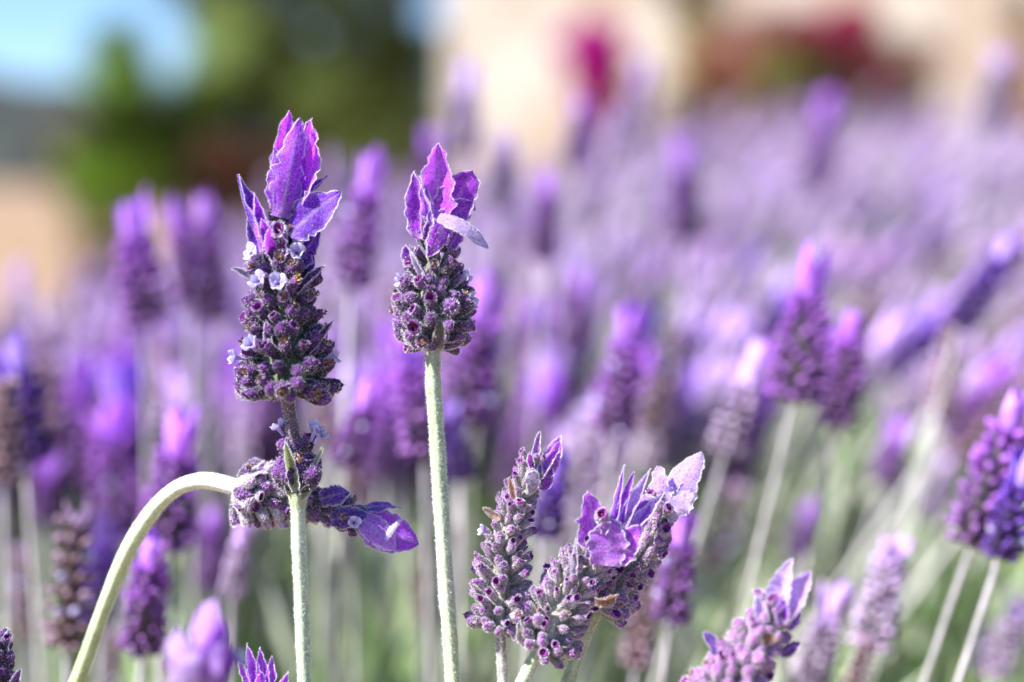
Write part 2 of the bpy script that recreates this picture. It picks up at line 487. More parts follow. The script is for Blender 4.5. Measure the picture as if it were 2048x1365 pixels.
# stone-clad house behind the garden on the right
def mat_stone():
    m = bpy.data.materials.new('pale_stone_cladding'); m.use_nodes = True; n = m.node_tree.nodes; l = m.node_tree.links
    p = n["Principled BSDF"]; p.inputs['Roughness'].default_value = .9
    tc = n.new("ShaderNodeTexCoord")
    mp = n.new("ShaderNodeMapping"); mp.inputs['Rotation'].default_value = (math.radians(90), 0, 0)
    l.new(tc.outputs['Object'], mp.inputs[0])
    br = n.new("ShaderNodeTexBrick"); br.inputs['Scale'].default_value = 3.2
    br.inputs['Color1'].default_value = (.46, .41, .35, 1); br.inputs['Color2'].default_value = (.41, .36, .30, 1); br.inputs['Mortar'].default_value = (.38, .31, .25, 1)
    br.inputs['Mortar Size'].default_value = .018
    l.new(mp.outputs[0], br.inputs[0]); 
    no = n.new("ShaderNodeTexNoise"); no.inputs['Scale'].default_value = 2.2; no.inputs['Detail'].default_value = 3; l.new(tc.outputs['Object'], no.inputs['Vector'])
    nr = n.new('ShaderNodeValToRGB'); nr.color_ramp.elements[0].position = .38; nr.color_ramp.elements[1].position = .62
    nr.color_ramp.elements[0].color = (.72, .62, .52, 1); nr.color_ramp.elements[1].color = (1, 1, 1, 1); l.new(no.outputs['Fac'], nr.inputs[0])
    mx = n.new("ShaderNodeMixRGB"); mx.blend_type = 'MULTIPLY'; mx.inputs[0].default_value = 1
    l.new(br.outputs[0], mx.inputs[1]); l.new(nr.outputs[0], mx.inputs[2]); l.new(mx.outputs[0], p.inputs['Base Color'])
    b = n.new("ShaderNodeBump"); b.inputs['Distance'].default_value = .02; l.new(br.outputs['Fac'], b.inputs['Height']); b.invert = True
    l.new(b.outputs[0], p.inputs['Normal'])
    return m
def box_mb(mb, lo, hi, col=(.5, .5, .5)):
    x0, y0, z0 = lo; x1, y1, z1 = hi
    V = [(x0, y0, z0), (x1, y0, z0), (x1, y1, z0), (x0, y1, z0), (x0, y0, z1), (x1, y0, z1), (x1, y1, z1), (x0, y1, z1)]
    mb.add(V, [(0, 3, 2, 1), (4, 5, 6, 7), (0, 1, 5, 4), (1, 2, 6, 5), (2, 3, 7, 6), (3, 0, 4, 7)], col)
M_STONE = mat_stone()
M_PLAIN = mat_tint("painted_timber", rough=.6, scale=4, amount=.15)
hx = at(892, 360, 8.0)
house = empty('house', Vector((hx.x, hx.y, 0)), 'pale beige stone house wall filling the blurred upper right background', 'house')
house.rotation_euler = (0, 0, math.radians(-28))
mb = MB(); box_mb(mb, (0, 0, -.2), (9.5, .35, 3.1)); hw = obj('wall', mb.mesh('wall', [M_STONE], False), house)
mb = MB(); box_mb(mb, (.002, .353, -.2), (.35, 6, 3.098)); obj('wall', mb.mesh('side_wall', [M_STONE], False), house)
mb = MB(); mb.add([(-.4, -.45, 3.12), (9.9, -.45, 3.12), (9.9, 6.4, 3.12), (-.4, 6.4, 3.12), (1, 2.9, 4.6), (8.5, 2.9, 4.6)],
                  [(0, 1, 5, 4), (2, 3, 4, 5), (1, 2, 5), (3, 0, 4), (0, 3, 2, 1)], (.28, .13, .08))
obj('roof', mb.mesh('roof', [M_PLAIN], False), house)

# ------------------------------------------------------------------ trees and shrubs (far, leaf by leaf)
def leaf_cloud(mb, centre, rad, n, size, cols, squash=1.0, mat=0, hollow=.35):
    D = unit(rng.normal(0, 1, (n, 3))); r = (hollow + (1 - hollow) * rng.random((n, 1)) ** .6)
    lump = 1 + .22 * np.sin(D[:, :1] * 5 + centre[0] * 9) * np.cos(D[:, 2:3] * 6 + centre[2] * 5)
    P = np.array(centre) + D * r * rad * lump * [1, 1, squash]
    A = unit(rng.normal(0, 1, (n, 3)) + D * .4); Bv = unit(np.cross(A, rng.normal(0, 1, (n, 3))))
    L = size * rng.uniform(.6, 1.3, (n, 1)); W = L * .42
    V = np.stack([P - A * L * .5, P + Bv * W * .5, P + A * L * .5, P - Bv * W * .5], 1).reshape(-1, 3)
    F = np.arange(n * 4).reshape(n, 4)
    k = rng.integers(0, len(cols), n); c = np.array(cols)[k] * rng.uniform(.7, 1.3, (n, 1))
    mb.add(V, F, np.clip(np.repeat(c, 4, 0), 0, .9), mat)

def limb(mb, a, b, r0, r1, col=(.12, .09, .06), seg=8):
    a = np.array(a); b = np.array(b); m = (a + b) / 2 + rng.normal(0, .03, 3) * np.linalg.norm(b - a)
    pts = catmull([a, m, b], 8); tube_add(mb, pts, np.linspace(r0, r1, 8), seg, col=col)

GREEN = [(.05, .085, .022), (.075, .11, .03), (.035, .06, .02), (.10, .13, .045)]
def tree(name, label, cat, foot, d, clumps, leaf, dens, cols, trunk_r=.08, bark=(.13, .09, .06), flowers=None, group=None, grow=1.0):
    """foot px x; clumps: (px, py, radius_px, depth offset m)"""
    f = at(foot, 360, d); f.z = 0
    root = empty(name, f, label, cat, group)
    tm = MB(); cm = MB(); f0 = np.array(f)
    cs = []
    for (cx, cy, r, dd) in clumps:
        c = np.array(at(cx, cy, d + dd)); R = r * grow * K * (d + dd); cs.append((c, R))
    mid = np.mean([c for c, R in cs], 0); top = f0.copy(); top[2] = max(.3, mid[2] * .55)
    top[:2] += (mid[:2] - f0[:2]) * .4
    limb(tm, (0, 0, -.05), top - f0, trunk_r, trunk_r * .7, bark, 10)
    for c, R in cs:
        limb(tm, top - f0, c - f0, trunk_r * .5, trunk_r * .12, bark)
        tone = random.choice((.4, .9, 1.6, 2.6))
        leaf_cloud(cm, c - f0, R, int(dens * 6 * max(1, (R / leaf) ** 2 / 12)), leaf, [tuple(q * tone for q in cc) for cc in cols], random.uniform(.75, 1))
    obj('trunk', tm.mesh('trunk', [M_BARK]), root)
    obj('crown', cm.mesh('crown', [M_TREELEAF]), root)
    if flowers:
        fm = MB()
        for (cx, cy, r, dd, n, col) in flowers:
            c = np.array(at(cx, cy, d + dd)); leaf_cloud(fm, c - f0, r * K * (d + dd), n, leaf * .9, [col, tuple(x * .7 for x in col)], 1)
        obj('blossoms', fm.mesh('blossoms', [M_TREELEAF]), root)
    return root

OL = [(.10, .13, .045), (.14, .16, .06), (.07, .09, .03), (.05, .08, .03)]
tree('broadleaf_tree', 'large dark green tree spreading blurred behind the tallest in-focus lavender', 'tree', 640, 10,
     [(470, 60, 90, 0), (455, 130, 95, 0), (425, 190, 85, 0), (770, 180, 95, .1), (720, 170, 100, 0), (800, 110, 70, 0), (560, -20, 110, 0), (640, 80, 120, .2), (700, -60, 130, 0), (770, 70, 95, -.2), (560, 160, 110, .2), (480, 220, 90, .1),
      (660, 220, 110, 0), (760, 290, 110, .2), (740, 330, 90, -.1), (430, 10, 85, .3), (370, -70, 90, .2), (835, 160, 75, .2), (850, 300, 80, .1), (866, 225, 78, 0), (850, 90, 50, .1),
      (810, -40, 60, .2), (570, 300, 100, .3), (430, 300, 85, .2), (500, -130, 130, .2), (650, -170, 150, .3), (880, -90, 60, .1)],
     .055, 90, [(.075, .115, .022), (.115, .15, .036), (.030, .050, .012), (.17, .19, .055)], .12)
tree('conifer', 'bright green upright shrub at the left edge of the background trees', 'tree', 250, 9,
     [(236, 80, 62, 0), (240, 130, 75, 0), (248, 175, 80, 0), (250, 230, 88, 0), (240, 300, 100, 0), (250, 365, 105, 0), (330, 270, 90, .2), (375, 215, 85, .3), (350, 350, 95, .1), (200, 400, 75, 0), (190, 330, 70, .1)],
     .04, 90, [(.10, .17, .016), (.14, .22, .026), (.05, .09, .012)], .06)
tree('shrub', 'dull brownish shrub low beside the left hillside', 'shrub', 150, 12,
     [(150, 290, 65, 0), (120, 330, 60, .2), (190, 330, 60, 0), (160, 370, 60, 0)], .05, 60, [(.09, .07, .04), (.06, .065, .03), (.11, .08, .05)], .05)
tree('shrub', 'dark red leaved shrub under the large background tree', 'shrub', 450, 7,
     [(440, 330, 60, 0), (400, 370, 60, 0), (480, 380, 60, 0), (430, 420, 60, 0), (540, 400, 55, .1), (600, 420, 55, .1), (700, 420, 60, .1), (820, 400, 60, .2), (860, 330, 45, .3), (500, 340, 60, 0), (560, 350, 50, .1)],
     .035, 80, [(.07, .018, .012), (.05, .028, .014), (.03, .014, .009)], .04)
tree('shrub', 'small yellow green shrub on the sand at far left', 'shrub', 215, 4,
     [(205, 500, 40, 0), (225, 540, 40, 0), (195, 560, 35, .1)], .02, 70, [(.30, .22, .03), (.22, .18, .04)], .02)
tree('flowering_bush', 'thin bush topped by one bright magenta bloom before the wall', 'bush', 1200, 5.5,
     [(1190, 190, 38, 0), (1215, 230, 45, 0), (1195, 290, 45, 0), (1240, 200, 35, .1), (1200, 350, 50, 0)], .025, 70,
     [(.20, .13, .05), (.28, .05, .05), (.16, .10, .05)], .03, (.2, .08, .05),
     flowers=[(1190, 108, 74, 0, 7000, (.60, .02, .34)), (1200, 180, 60, 0, 2600, (.60, .01, .28))])
tree('garden_tree', 'brown trunked tree cut off by the top edge before the beige wall', 'tree', 1390, 6.5,
     [(1385, -40, 70, 0), (1400, 40, 62, 0), (1390, 110, 50, 0), (1440, 160, 60, .1), (1390, 200, 60, 0), (1350, 260, 50, .1), (1460, 240, 60, 0), (1400, 300, 70, 0)],
     .03, 70, [(.20, .12, .05), (.14, .08, .04), (.10, .08, .03), (.17, .14, .04)], .10, (.18, .10, .05), grow=1.15)
tree('shrub', 'wide red and olive shrub in front of the beige house wall', 'shrub', 1620, 6.2,
     [(1560, 80, 55, 0), (1620, 95, 60, 0), (1500, 110, 50, 0), (1700, 70, 50, 0), (1700, 130, 65, .1), (1780, 130, 55, 0), (1570, 160, 65, -.1),
      (1640, 190, 70, 0), (1740, 200, 70, 0), (1520, 200, 60, .1), (1580, 260, 80, 0), (1700, 270, 80, 0), (1810, 190, 45, 0), (1830, 260, 55, .1)],
     .03, 60, [(.26, .07, .07), (.18, .08, .05), (.15, .15, .05), (.24, .13, .10), (.10, .07, .04)], .05, (.16, .08, .05),
     flowers=[(1700, 50, 50, -.2, 1500, (.40, .02, .10)), (1600, 60, 46, -.2, 1300, (.34, .03, .09)), (1570, 150, 55, -.3, 1300, (.20, .21, .04)), (1440, 120, 40, -.2, 500, (.26, .04, .05)), (1760, 150, 45, -.2, 600, (.26, .03, .05)), (1500, 60, 40, 0, 500, (.30, .09, .09)), (1850, 110, 40, 0, 500, (.28, .10, .08))], grow=1.45)
tree('shrub', 'orange brown bush cut off by the upper right corner', 'shrub', 2040, 5.5,
     [(2045, 40, 38, 0), (2060, 110, 42, 0), (2050, 0, 30, 0), (2060, 190, 45, 0), (2070, 260, 50, .1)], .03, 60, [(.28, .17, .08), (.34, .15, .06), (.15, .10, .05)], .03)

# ================================================================== BLURRED LAVENDER BEHIND
CROWN = {'violet': (.42, .09, .72), 'lilac': (.58, .36, .74), 'blue': (.20, .06, .62), 'brown': (.36, .22, .34)}
BUDC = {'violet': [(0, (.09, .07, .08)), (.6, (.11, .04, .16)), (1, (.34, .15, .46))],
        'lilac': [(0, (.28, .24, .26)), (.6, (.40, .30, .42)), (1, (.64, .50, .72))],
        'blue': [(0, (.07, .05, .09)), (.6, (.06, .03, .16)), (1, (.14, .06, .34))],
        'brown': [(0, (.14, .09, .08)), (.5, (.28, .18, .21)), (1, (.46, .31, .40))]}

def soft_buds(mb, pal, rows, zf, rad, seg=7, lo=False):
    """bud cluster of a unit-length head, from z=0 to z=zf"""
    for i in range(rows):
        t = i / (rows - 1); z = t * zf
        r = rad * (1.0 - .38 * t) * (1 + .18 * math.sin(3.1 * t)) * (.82 if i == 0 else 1)
        cnt = (7 if lo else 9) - round(2 * t); off = random.uniform(0, 6)
        for j in range(cnt):
            ph = off + 2 * math.pi * (j + random.uniform(-.25, .25)) / cnt
            e = math.radians(random.uniform(10, 30) + 25 * t)
            L = random.uniform(.085, .12)
            prof = [(0, .3), (.5, .55), (.85, .45), (1, .05)] if not lo else [(0, .35), (.7, .6), (1, .08)]
            V, F = lathe([(q * L, rr * L * .5) for q, rr in prof], seg if not lo else 4)
            c = ramp(V[:, 2] / L, BUDC[pal]) * random.uniform(.55, 1.35)
            hk = max(0, min(1, t * 1.3 - .25 + random.uniform(-.3, .3))) * (.45 if pal != 'brown' else .15)
            c = c * (1 - hk) + np.array(CROWN[pal]) * hk * random.uniform(.7, 1.1)
            
            if random.random() < .03: c = c * 0 + np.array((.50, .44, .72))
            R = Vector((math.cos(ph), math.sin(ph), 0)); D = (R * math.cos(e) + Vector((0, 0, 1)) * math.sin(e)).normalized()
            A, Bx, Cz = frame(D); M = np.array([A, Bx, Cz])
            base = np.array(R) * r * .42 + np.array((0, 0, z + random.uniform(-.012, .012)))
            mb.add(V @ M + base, F, np.clip(c, .01, .9))
    V, F = lathe([(-.03, .01), (0, r0 := rad * .42), (zf * .5, rad * .4), (zf, rad * .25), (zf + .05, .01)], 6)
    mb.add(V, F, ramp(np.zeros(len(V)), BUDC[pal]) * .9)

def soft_bract_params(k, n, zf, big):
    a = 2 * math.pi * k / n + random.uniform(-.4, .4)
    R = np.array((math.cos(a), math.sin(a), 0))
    inner = k % 2
    b = R * .03 + np.array((0, 0, zf - .04 + .03 * inner))
    t = R * random.uniform(.05, .19 if not inner else .07) + np.array((0, 0, zf + (1 - zf) * random.uniform(.7, 1.0 if not inner else 1.1)))
    return b, t, -R, random.uniform(.17, .25) * big

PROTO = {}
for pal in CROWN:
    for v in range(3):
        zf = .54 if pal != 'brown' else .8
        zf += .07 * v
        mb = MB(); soft_buds(mb, pal, 8 + v, zf, .18 + .015 * v)
        buds = mb.mesh('bud_cluster', [M_FAR])
        brs = []
        for k in range(5):
            bb = MB(); b, t, nrm, wd = soft_bract_params(k, 5, zf, 1.0 if pal != 'brown' else .7)
            c = np.array(CROWN[pal]) * random.uniform(.8, 1.15)
            bract_add(bb, b, t, nrm, wd, bend=-.08, cup=.6, col=tuple(c), nu=5, nv=7, hairs=0, serr=.0, pale=random.choice((0, .12, .3)))
            brs.append(bb.mesh('bract', [M_FAR]))
        bb = MB()
        for k in range(5):
            b, t, nrm, wd = soft_bract_params(k, 5, zf, 1.0 if pal != 'brown' else .7)
            bract_add(bb, b, t, nrm, wd, bend=-.08, cup=.6, col=CROWN[pal], nu=4, nv=5, hairs=0, serr=0)
        PROTO[(pal, v)] = (buds, brs, bb.mesh('bract_tuft', [M_FAR]))

STEMS = []
for v in range(3):
    mb = MB(); a = random.uniform(-.03, .03); b = random.uniform(-.03, .03)
    pts = [(a * math.sin(t * 3.14), b * math.sin(t * 3.14), t) for t in np.linspace(0, 1, 10)]
    tube_add(mb, pts, [.0048] * 10, 6, col=(.46, .47, .36), colfn=lambda s: ramp(s, [(0, (.40, .48, .28)), (.6, (.58, .60, .48)), (1, (.46, .42, .46))]))
    STEMS.append(mb.mesh('stem', [M_FAR]))

def lavender(top, base, pal, v, label, group, stemlen=.24, lean=0.0, detailed=True, sr=1.0):
    """whole plant stalk: head from base to top (world points), stem down to its foot"""
    hd = (top - base); L = hd.length; T = hd.normalized()
    foot = base + Vector((-lean * stemlen, random.uniform(-.02, .02), -stemlen))
    root = empty('lavender_flower', foot, label, 'lavender flower', group)
    sv = base + T * L * .05 - foot; sl_ = sv.length
    U, V, Z = frame(sv)
    q = random.choice(STEMS); k = .20 * sr
    obj('stem', q, root, mat_axes(U * k, V * k, Z * sl_, Vector((0, 0, 0))))
    U, V, Z = frame(T); ro = random.uniform(0, 6.28)
    A = U * math.cos(ro) + V * math.sin(ro); Bx = Z.cross(A)
    f = random.uniform(.9, 1.2)
    Mx = mat_axes(A * L * f, Bx * L * f, Z * L, base - foot)
    buds, brs, tuft = PROTO[(pal, v)]
    obj('bud_cluster', buds, root, Mx)
    if detailed:
        for m in brs: obj('bract', m, root, Mx)
    else: obj('bract_tuft', tuft, root, Mx)
    return root

MID = [  # top px, base px, depth, palette, lean, label
 (262, 368, 292, 650, .44, 'violet', 0, 'tall blurred purple lavender spike standing furthest left against the trees'),
 (345, 395, 385, 600, .46, 'violet', 0, 'blurred spike with a broad purple top, left of the pair behind the tallest flower'),
 (405, 385, 425, 640, .48, 'violet', 0, 'blurred spike with bright violet tip crowding the broad purple top'),
 (668, 300, 660, 440, .62, 'lilac', 0, 'short soft round pinkish purple tip just right of the tallest flower crown'),
 (752, 292, 700, 570, .42, 'violet', .05, 'lilac lavender spike leaning right between the two tall in-focus flowers'),
 (862, 255, 880, 430, .62, 'violet', 0, 'dim violet spike behind the crown of the second tall flower'),
 (938, 120, 925, 300, .55, 'lilac', 0, 'pale mauve spike reaching highest against the dark tree and beige wall'),
 (1295, 110, 1270, 290, .75, 'lilac', .05, 'faint mauve spike just right of the magenta bloom'),
 (1165, 190, 1150, 330, .6, 'violet', 0, 'violet spike in front of the bush with the magenta bloom'),
 (1235, 215, 1215, 340, .62, 'lilac', .1, 'lilac spike immediately right of the magenta bloom stem'),
 (1022, 262, 1000, 420, .55, 'lilac', .1, 'soft mauve spike just right of the second tall flower'),
 (1100, 340, 1085, 520, .5, 'violet', .05, 'dark based pinkish violet spike right of the drooping pale bract'),
 (1365, 255, 1375, 480, .62, 'violet', .1, 'magenta tipped blurred spike in mid picture over the grey haze'),
 (1660, 180, 1630, 380, .8, 'violet', .15, 'violet spike rising before the red shrub'),
 (2015, 90, 1975, 260, .7, 'lilac', .25, 'pale lilac spike leaning right against the wall at the upper right edge'),
 (40, 520, 45, 670, .65, 'lilac', 0, 'faint pale lilac spike over sand at the left edge'),
 (30, 655, 52, 925, .40, 'blue', -.05, 'dark violet spike cut by the left edge, halfway down'),
 (8, 760, 10, 960, .39, 'brown', 0, 'pinkish faded spike half hidden at the left edge'),
 (95, 895, 95, 1040, .48, 'violet', 0, 'small violet spike left of the arching pale stem, high up'),
 (372, 810, 330, 1090, .385, 'violet', .05, 'bright tipped purple spike above the arching pale stem'),
 (345, 650, 370, 800, .6, 'lilac', 0, 'soft lilac spike with dark base left of the tallest flower head'),
 (155, 1000, 135, 1290, .365, 'brown', 0, 'faded pinkish brown spike with a rusty spot at lower left'),
 (208, 1020, 200, 1240, .41, 'blue', 0, 'deep blue violet spike right beside the faded brown one'),
 (305, 1065, 285, 1300, .355, 'violet', .05, 'bright violet topped spike under the arching pale stem'),
 (50, 1080, 55, 1270, .45, 'brown', 0, 'dull brown blurred spike near the lower left edge'),
 (488, 1035, 465, 1190, .38, 'lilac', .05, 'short two-toned lilac spike beneath the horizontal flower head'),
 (430, 1010, 425, 1180, .46, 'violet', 0, 'hazy purple spike hanging behind the short two-toned one'),
 (230, 1250, 215, 1400, .42, 'brown', 0, 'dusky brown purple spike at the foot of the arching stem'),
 (745, 760, 690, 930, .39, 'violet', .1, 'glowing pink violet petal tip right of the tallest flower stem'),
 (700, 860, 710, 1010, .42, 'brown', 0, 'rusty brown spike behind the whorl on the tall stem'),
 (800, 625, 850, 900, .385, 'violet', -.05, 'violet spike half hidden left of the second tall stem'),
 (985, 540, 930, 840, .42, 'violet', .1, 'dark leaning spike with a violet tip right of the second tall flower'),
 (890, 800, 925, 960, .41, 'blue', 0, 'dark dusky spike low behind the second tall stem'),
 (845, 1070, 845, 1240, .46, 'brown', 0, 'dim brown spike behind the base of the second tall stem'),
 (1270, 600, 1225, 860, .40, 'violet', .12, 'light violet spike with dark right side near picture centre'),
 (1165, 535, 1150, 690, .6, 'violet', .05, 'soft violet patch-like spike above the centre right haze'),
 (1130, 895, 1085, 1070, .37, 'blue', .1, 'blue violet spike just behind the lower in-focus flower tip'),
 (1375, 1010, 1340, 1240, .36, 'violet', .1, 'dark and violet spike behind the pale lower right bud cluster'),
 (1300, 1130, 1270, 1330, .38, 'brown', .1, 'mauve brown spike below the pale leaning flower pair'),
 (1480, 960, 1420, 1130, .50, 'brown', .3, 'pinkish brown leaning spike behind the thick pale stem'),
 (1635, 495, 1590, 800, .385, 'violet', .3, 'large vivid violet crowned spike right of centre with dark base'),
 (1712, 620, 1672, 850, .40, 'violet', .25, 'mauve spike touching the right side of the large vivid one'),
 (1525, 680, 1450, 905, .40, 'lilac', .35, 'pinkish lilac spike leaning left-down from the large vivid one'),
 (1905, 640, 1885, 830, .46, 'brown', .3, 'dull mauve brown spike standing alone right of the vivid group'),
 (2035, 470, 1915, 650, .44, 'blue', .35, 'dark strongly leaning spike at the right edge, upper half'),
 (1815, 820, 1770, 970, .52, 'violet', .4, 'small violet spike right of centre above pale crossing stems'),
 (1905, 900, 1860, 1040, .5, 'lilac', .4, 'soft lilac spike left of the large dark edge spike'),
 (2045, 775, 1945, 1085, .355, 'violet', .4, 'large purple spike with pink buds at the right edge'),
 (2075, 870, 2000, 1110, .345, 'blue', .4, 'nearly black blue spike cut by the right edge'),
 (1625, 1000, 1590, 1120, .5, 'violet', .3, 'small rounded violet spike above the lower right flower'),
 (1790, 1060, 1740, 1290, .38, 'lilac', .35, 'violet tipped pale spike lower right, the most upright there'),
 (1690, 1160, 1620, 1360, .39, 'lilac', .4, 'pale glowing lilac spike just right of the lower right flower'),
 (1740, 1270, 1690, 1420, .37, 'brown', .4, 'peach and violet spike cut by the bottom edge at lower right'),
 (2060, 1180, 1975, 1350, .42, 'lilac', .4, 'dusty lilac spike in the lower right corner'),
 (1400, 870, 1370, 1010, .56, 'brown', .2, 'faint rusty pink spike above the pale leaning flower'),
 (640, 760, 655, 900, .45, 'brown', 0, 'dim spike directly behind the tallest flower lower stem'),
 (1095, 700, 1080, 860, .58, 'lilac', .05, 'greyish lilac spike between second tall stem and centre spike'),
 (560, 1180, 560, 1330, .55, 'lilac', 0, 'dim small spike low between the two left stems'),
]
nprot = 0
for m in MID:
    tx, ty, bx, by, d, pal, lean, lab = m
    d = .3 + (d - .3) * 1.2
    top = at(tx, ty, d); base = at(bx, by, d + random.uniform(-.004, .01))
    lavender(top, base, pal, nprot % 3, lab, 'out of focus lavender spikes behind the sharp ones', .22, lean * .75, True, sr=.95 if tx < 1100 else .72)
    nprot += 1

def ytop(x): return float(np.interp(x, [-300, 0, 250, 500, 900, 1100, 1300, 1600, 1900, 2048, 2400], [700, 660, 580, 450, 355, 330, 285, 235, 245, 265, 240]))
def dmax(x): return float(np.interp(x, [-300, 200, 900, 1300, 2048], [1.3, 1.4, 1.9, 2.3, 2.3]))

ZONES = [(-500, 130, 'along the left edge'), (130, 400, 'left of the tallest flower'), (400, 700, 'right behind the tallest flower'),
         (700, 1000, 'behind the second tall flower'), (1000, 1200, 'left of the magenta bloom'),
         (1200, 1420, 'above the low leaning pair'), (1420, 1620, 'above the lower right flower'), (1620, 1850, 'below the red shrub'), (1850, 2700, 'along the right edge')]
LOOK = {'violet': 'violet tipped', 'lilac': 'pale lilac', 'brown': 'dusty pinkish', 'blue': 'dark blue violet'}
spots = []
for i in range(2200):
    x = random.uniform(-350, 2400)
    dm = dmax(x)
    d = math.sqrt(random.uniform(.52 ** 2, dm ** 2))
    yt = ytop(x)
    t = (.52 / d)
    y = yt + (760 - yt) * max(0, (t - .52 / dm) / (1 - .52 / dm)) ** 1.0 + random.gauss(0, 42) + 10
    spots.append((d, x, y))
spots.sort()
def lean_of(x): return .05 + max(-.05, (x - 900) / 1100 * .62) + random.uniform(-.08, .08)
def pick(x=1500): return random.choices(['violet', 'lilac', 'brown', 'blue'], [.27, .53, .15, .05] if x > 900 else [.22, .42, .31, .05])[0]
HAZY = {}
for (d, x, y) in spots[:230]:
    top = at(x, y, d); L = random.uniform(.032, .048); ln = lean_of(x)
    ax = Vector((ln * 1.2, random.uniform(-.15, .15), 1)).normalized()
    pal = pick(x); row = 'nearer' if d < .68 else ('midway' if d < .8 else 'farther')
    lab = 'hazy ' + row + ' ' + LOOK[pal] + ' spike ' + [z[2] for z in ZONES if z[0] <= x < z[1]][0]
    hz = lavender(top, top - ax * L, pal, random.randint(0, 2), lab, lab.replace('spike', 'spikes', 1), random.uniform(.16, .22), ln, False)
    HAZY.setdefault(lab, []).append((x, hz))
ORD = ['leftmost', 'second from left', 'third from left', 'fourth from left', 'fifth from left', 'sixth from left']
for lab, mem in HAZY.items():
    mem.sort(key=lambda q: q[0])
    if 1 < len(mem) <= 6:
        for i, (x, hz) in enumerate(mem):
            hz['label'] = ('rightmost' if i == len(mem) - 1 else ORD[i]) + ' of the ' + hz['group']

mass = MB(); LO = {}
for pal in CROWN:
    q = MB(); soft_buds(q, pal, 6, .62, .18, lo=True)
    for k in range(4):
        b, t, nrm, wd = soft_bract_params(k, 4, .62, 1.1)
        bract_add(q, b, t, nrm, wd, bend=-.08, cup=.6, col=CROWN[pal], nu=3, nv=4, hairs=0, serr=0)
    LO[pal] = (np.concatenate(q.v), [f for g in q.f for f in g], np.concatenate(q.c))
for (d, x, y) in spots[230:]:
    top = at(x, y, d); L = random.uniform(.032, .048); ln = lean_of(x)
    ax = Vector((ln * 1.2, random.uniform(-.15, .15), 1)).normalized(); base = top - ax * L
    V, F, c = LO[pick()]; U, W, Z = frame(ax); M = np.array([U, W, Z]) * L
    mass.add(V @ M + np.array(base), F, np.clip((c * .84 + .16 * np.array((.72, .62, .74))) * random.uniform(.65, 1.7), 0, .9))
    sl_ = random.uniform(.14, .2); ft = base + Vector((-ln * sl_, random.uniform(-.02, .02), -sl_))
    tube_add(mass, catmull([ft, base], 3), [.0012] * 3, 4, col=(.60, .58, .56))
tag(obj('lavender_mass', mass.mesh('lavender_mass', [M_FAR])), 'massed lavender spikes melting into a lilac haze at the back', 'lavender', kind='stuff')

# bare stems and slender leaves filling the bushes
def blades(n, fn, cols, matx, name, label, wid):
    V = []; Cs = []
    P = np.zeros((n, 3)); D = np.zeros((n, 3)); L = np.zeros((n, 1))
    for i in range(n):
        p, dr, l = fn(); P[i] = p; D[i] = dr; L[i] = l
    D = unit(D); Sd = unit(np.cross(D, rng.normal(0, 1, (n, 3)))); Nn = np.cross(Sd, D)
    W = wid * rng.uniform(.7, 1.3, (n, 1)); bend = Nn * L * rng.uniform(-.12, .12, (n, 1))
    a = P; m = P + D * L * .5 + bend; e = P + D * L
    V = np.stack([a - Sd * W * .35, a + Sd * W * .35, m + Sd * W * .5, e, m - Sd * W * .5, m + Nn * W * .15], 1).reshape(-1, 3)
    base = np.arange(n)[:, None] * 6
    F = np.concatenate([base + np.array([[0, 1, 5, 5]])[:, :3], base + np.array([[1, 2, 5]]), base + np.array([[2, 3, 5]]), base + np.array([[3, 4, 5]]), base + np.array([[4, 0, 5]])], 0)
    k = rng.integers(0, len(cols), n); c = np.repeat(np.array(cols)[k] * rng.uniform(.7, 1.3, (n, 1)), 6, 0)
    mb = MB(); mb.add(V, F, np.clip(c, 0, .9)); return tag(obj(name, mb.mesh(name, [matx])), label, 'lavender foliage', kind='stuff')

def canopy(x, d):      # height of the spike tops at photo column x, depth d
    yt = ytop(x); dm = dmax(x); t = .52 / d
    y = yt + (760 - yt) * max(0, (t - .52 / dm) / (1 - .52 / dm)) if d > .52 else 760 + (.52 / d - 1) * 1400
    return at(x, y, d)
def leaf_fn():
    x = random.uniform(-500, 2550); dm = dmax(x)
    d = math.sqrt(random.uniform(.36 ** 2, (dm + .1) ** 2))
    c = canopy(x, d); depth = .065 + random.random() ** 1.5 * .16
    if d < .6: depth += (.6 - d) * .35
    p = c - Vector((0, 0, depth))
    ln = (x - 900) / 1100 * .4
    return p, (random.gauss(ln, .35), random.gauss(0, .3), 1), random.uniform(.028, .055)
blades(26000, leaf_fn, [(.32, .44, .18), (.41, .51, .28), (.20, .31, .10), (.52, .58, .42)], M_LEAF, 'lavender_foliage', 'slender grey green lavender leaves massed below the flowers', .0042)
def stalk_fn():
    x = random.uniform(-300, 2350); dm = dmax(x)
    d = math.sqrt(random.uniform(.75 ** 2, dm ** 2))
    c = canopy(x, d); l = random.uniform(.08, .15)
    p = c - Vector((0, 0, random.uniform(.02, .07) + l))
    return p, (lean_of(x) + random.gauss(0, .04), random.gauss(0, .08), 1), l
blades(12000, stalk_fn, [(.76, .72, .72), (.68, .68, .62), (.78, .68, .78)], M_LEAF, 'lavender_stalks', 'thin pale stalks crossing in the blurred lavender bush', .0022)
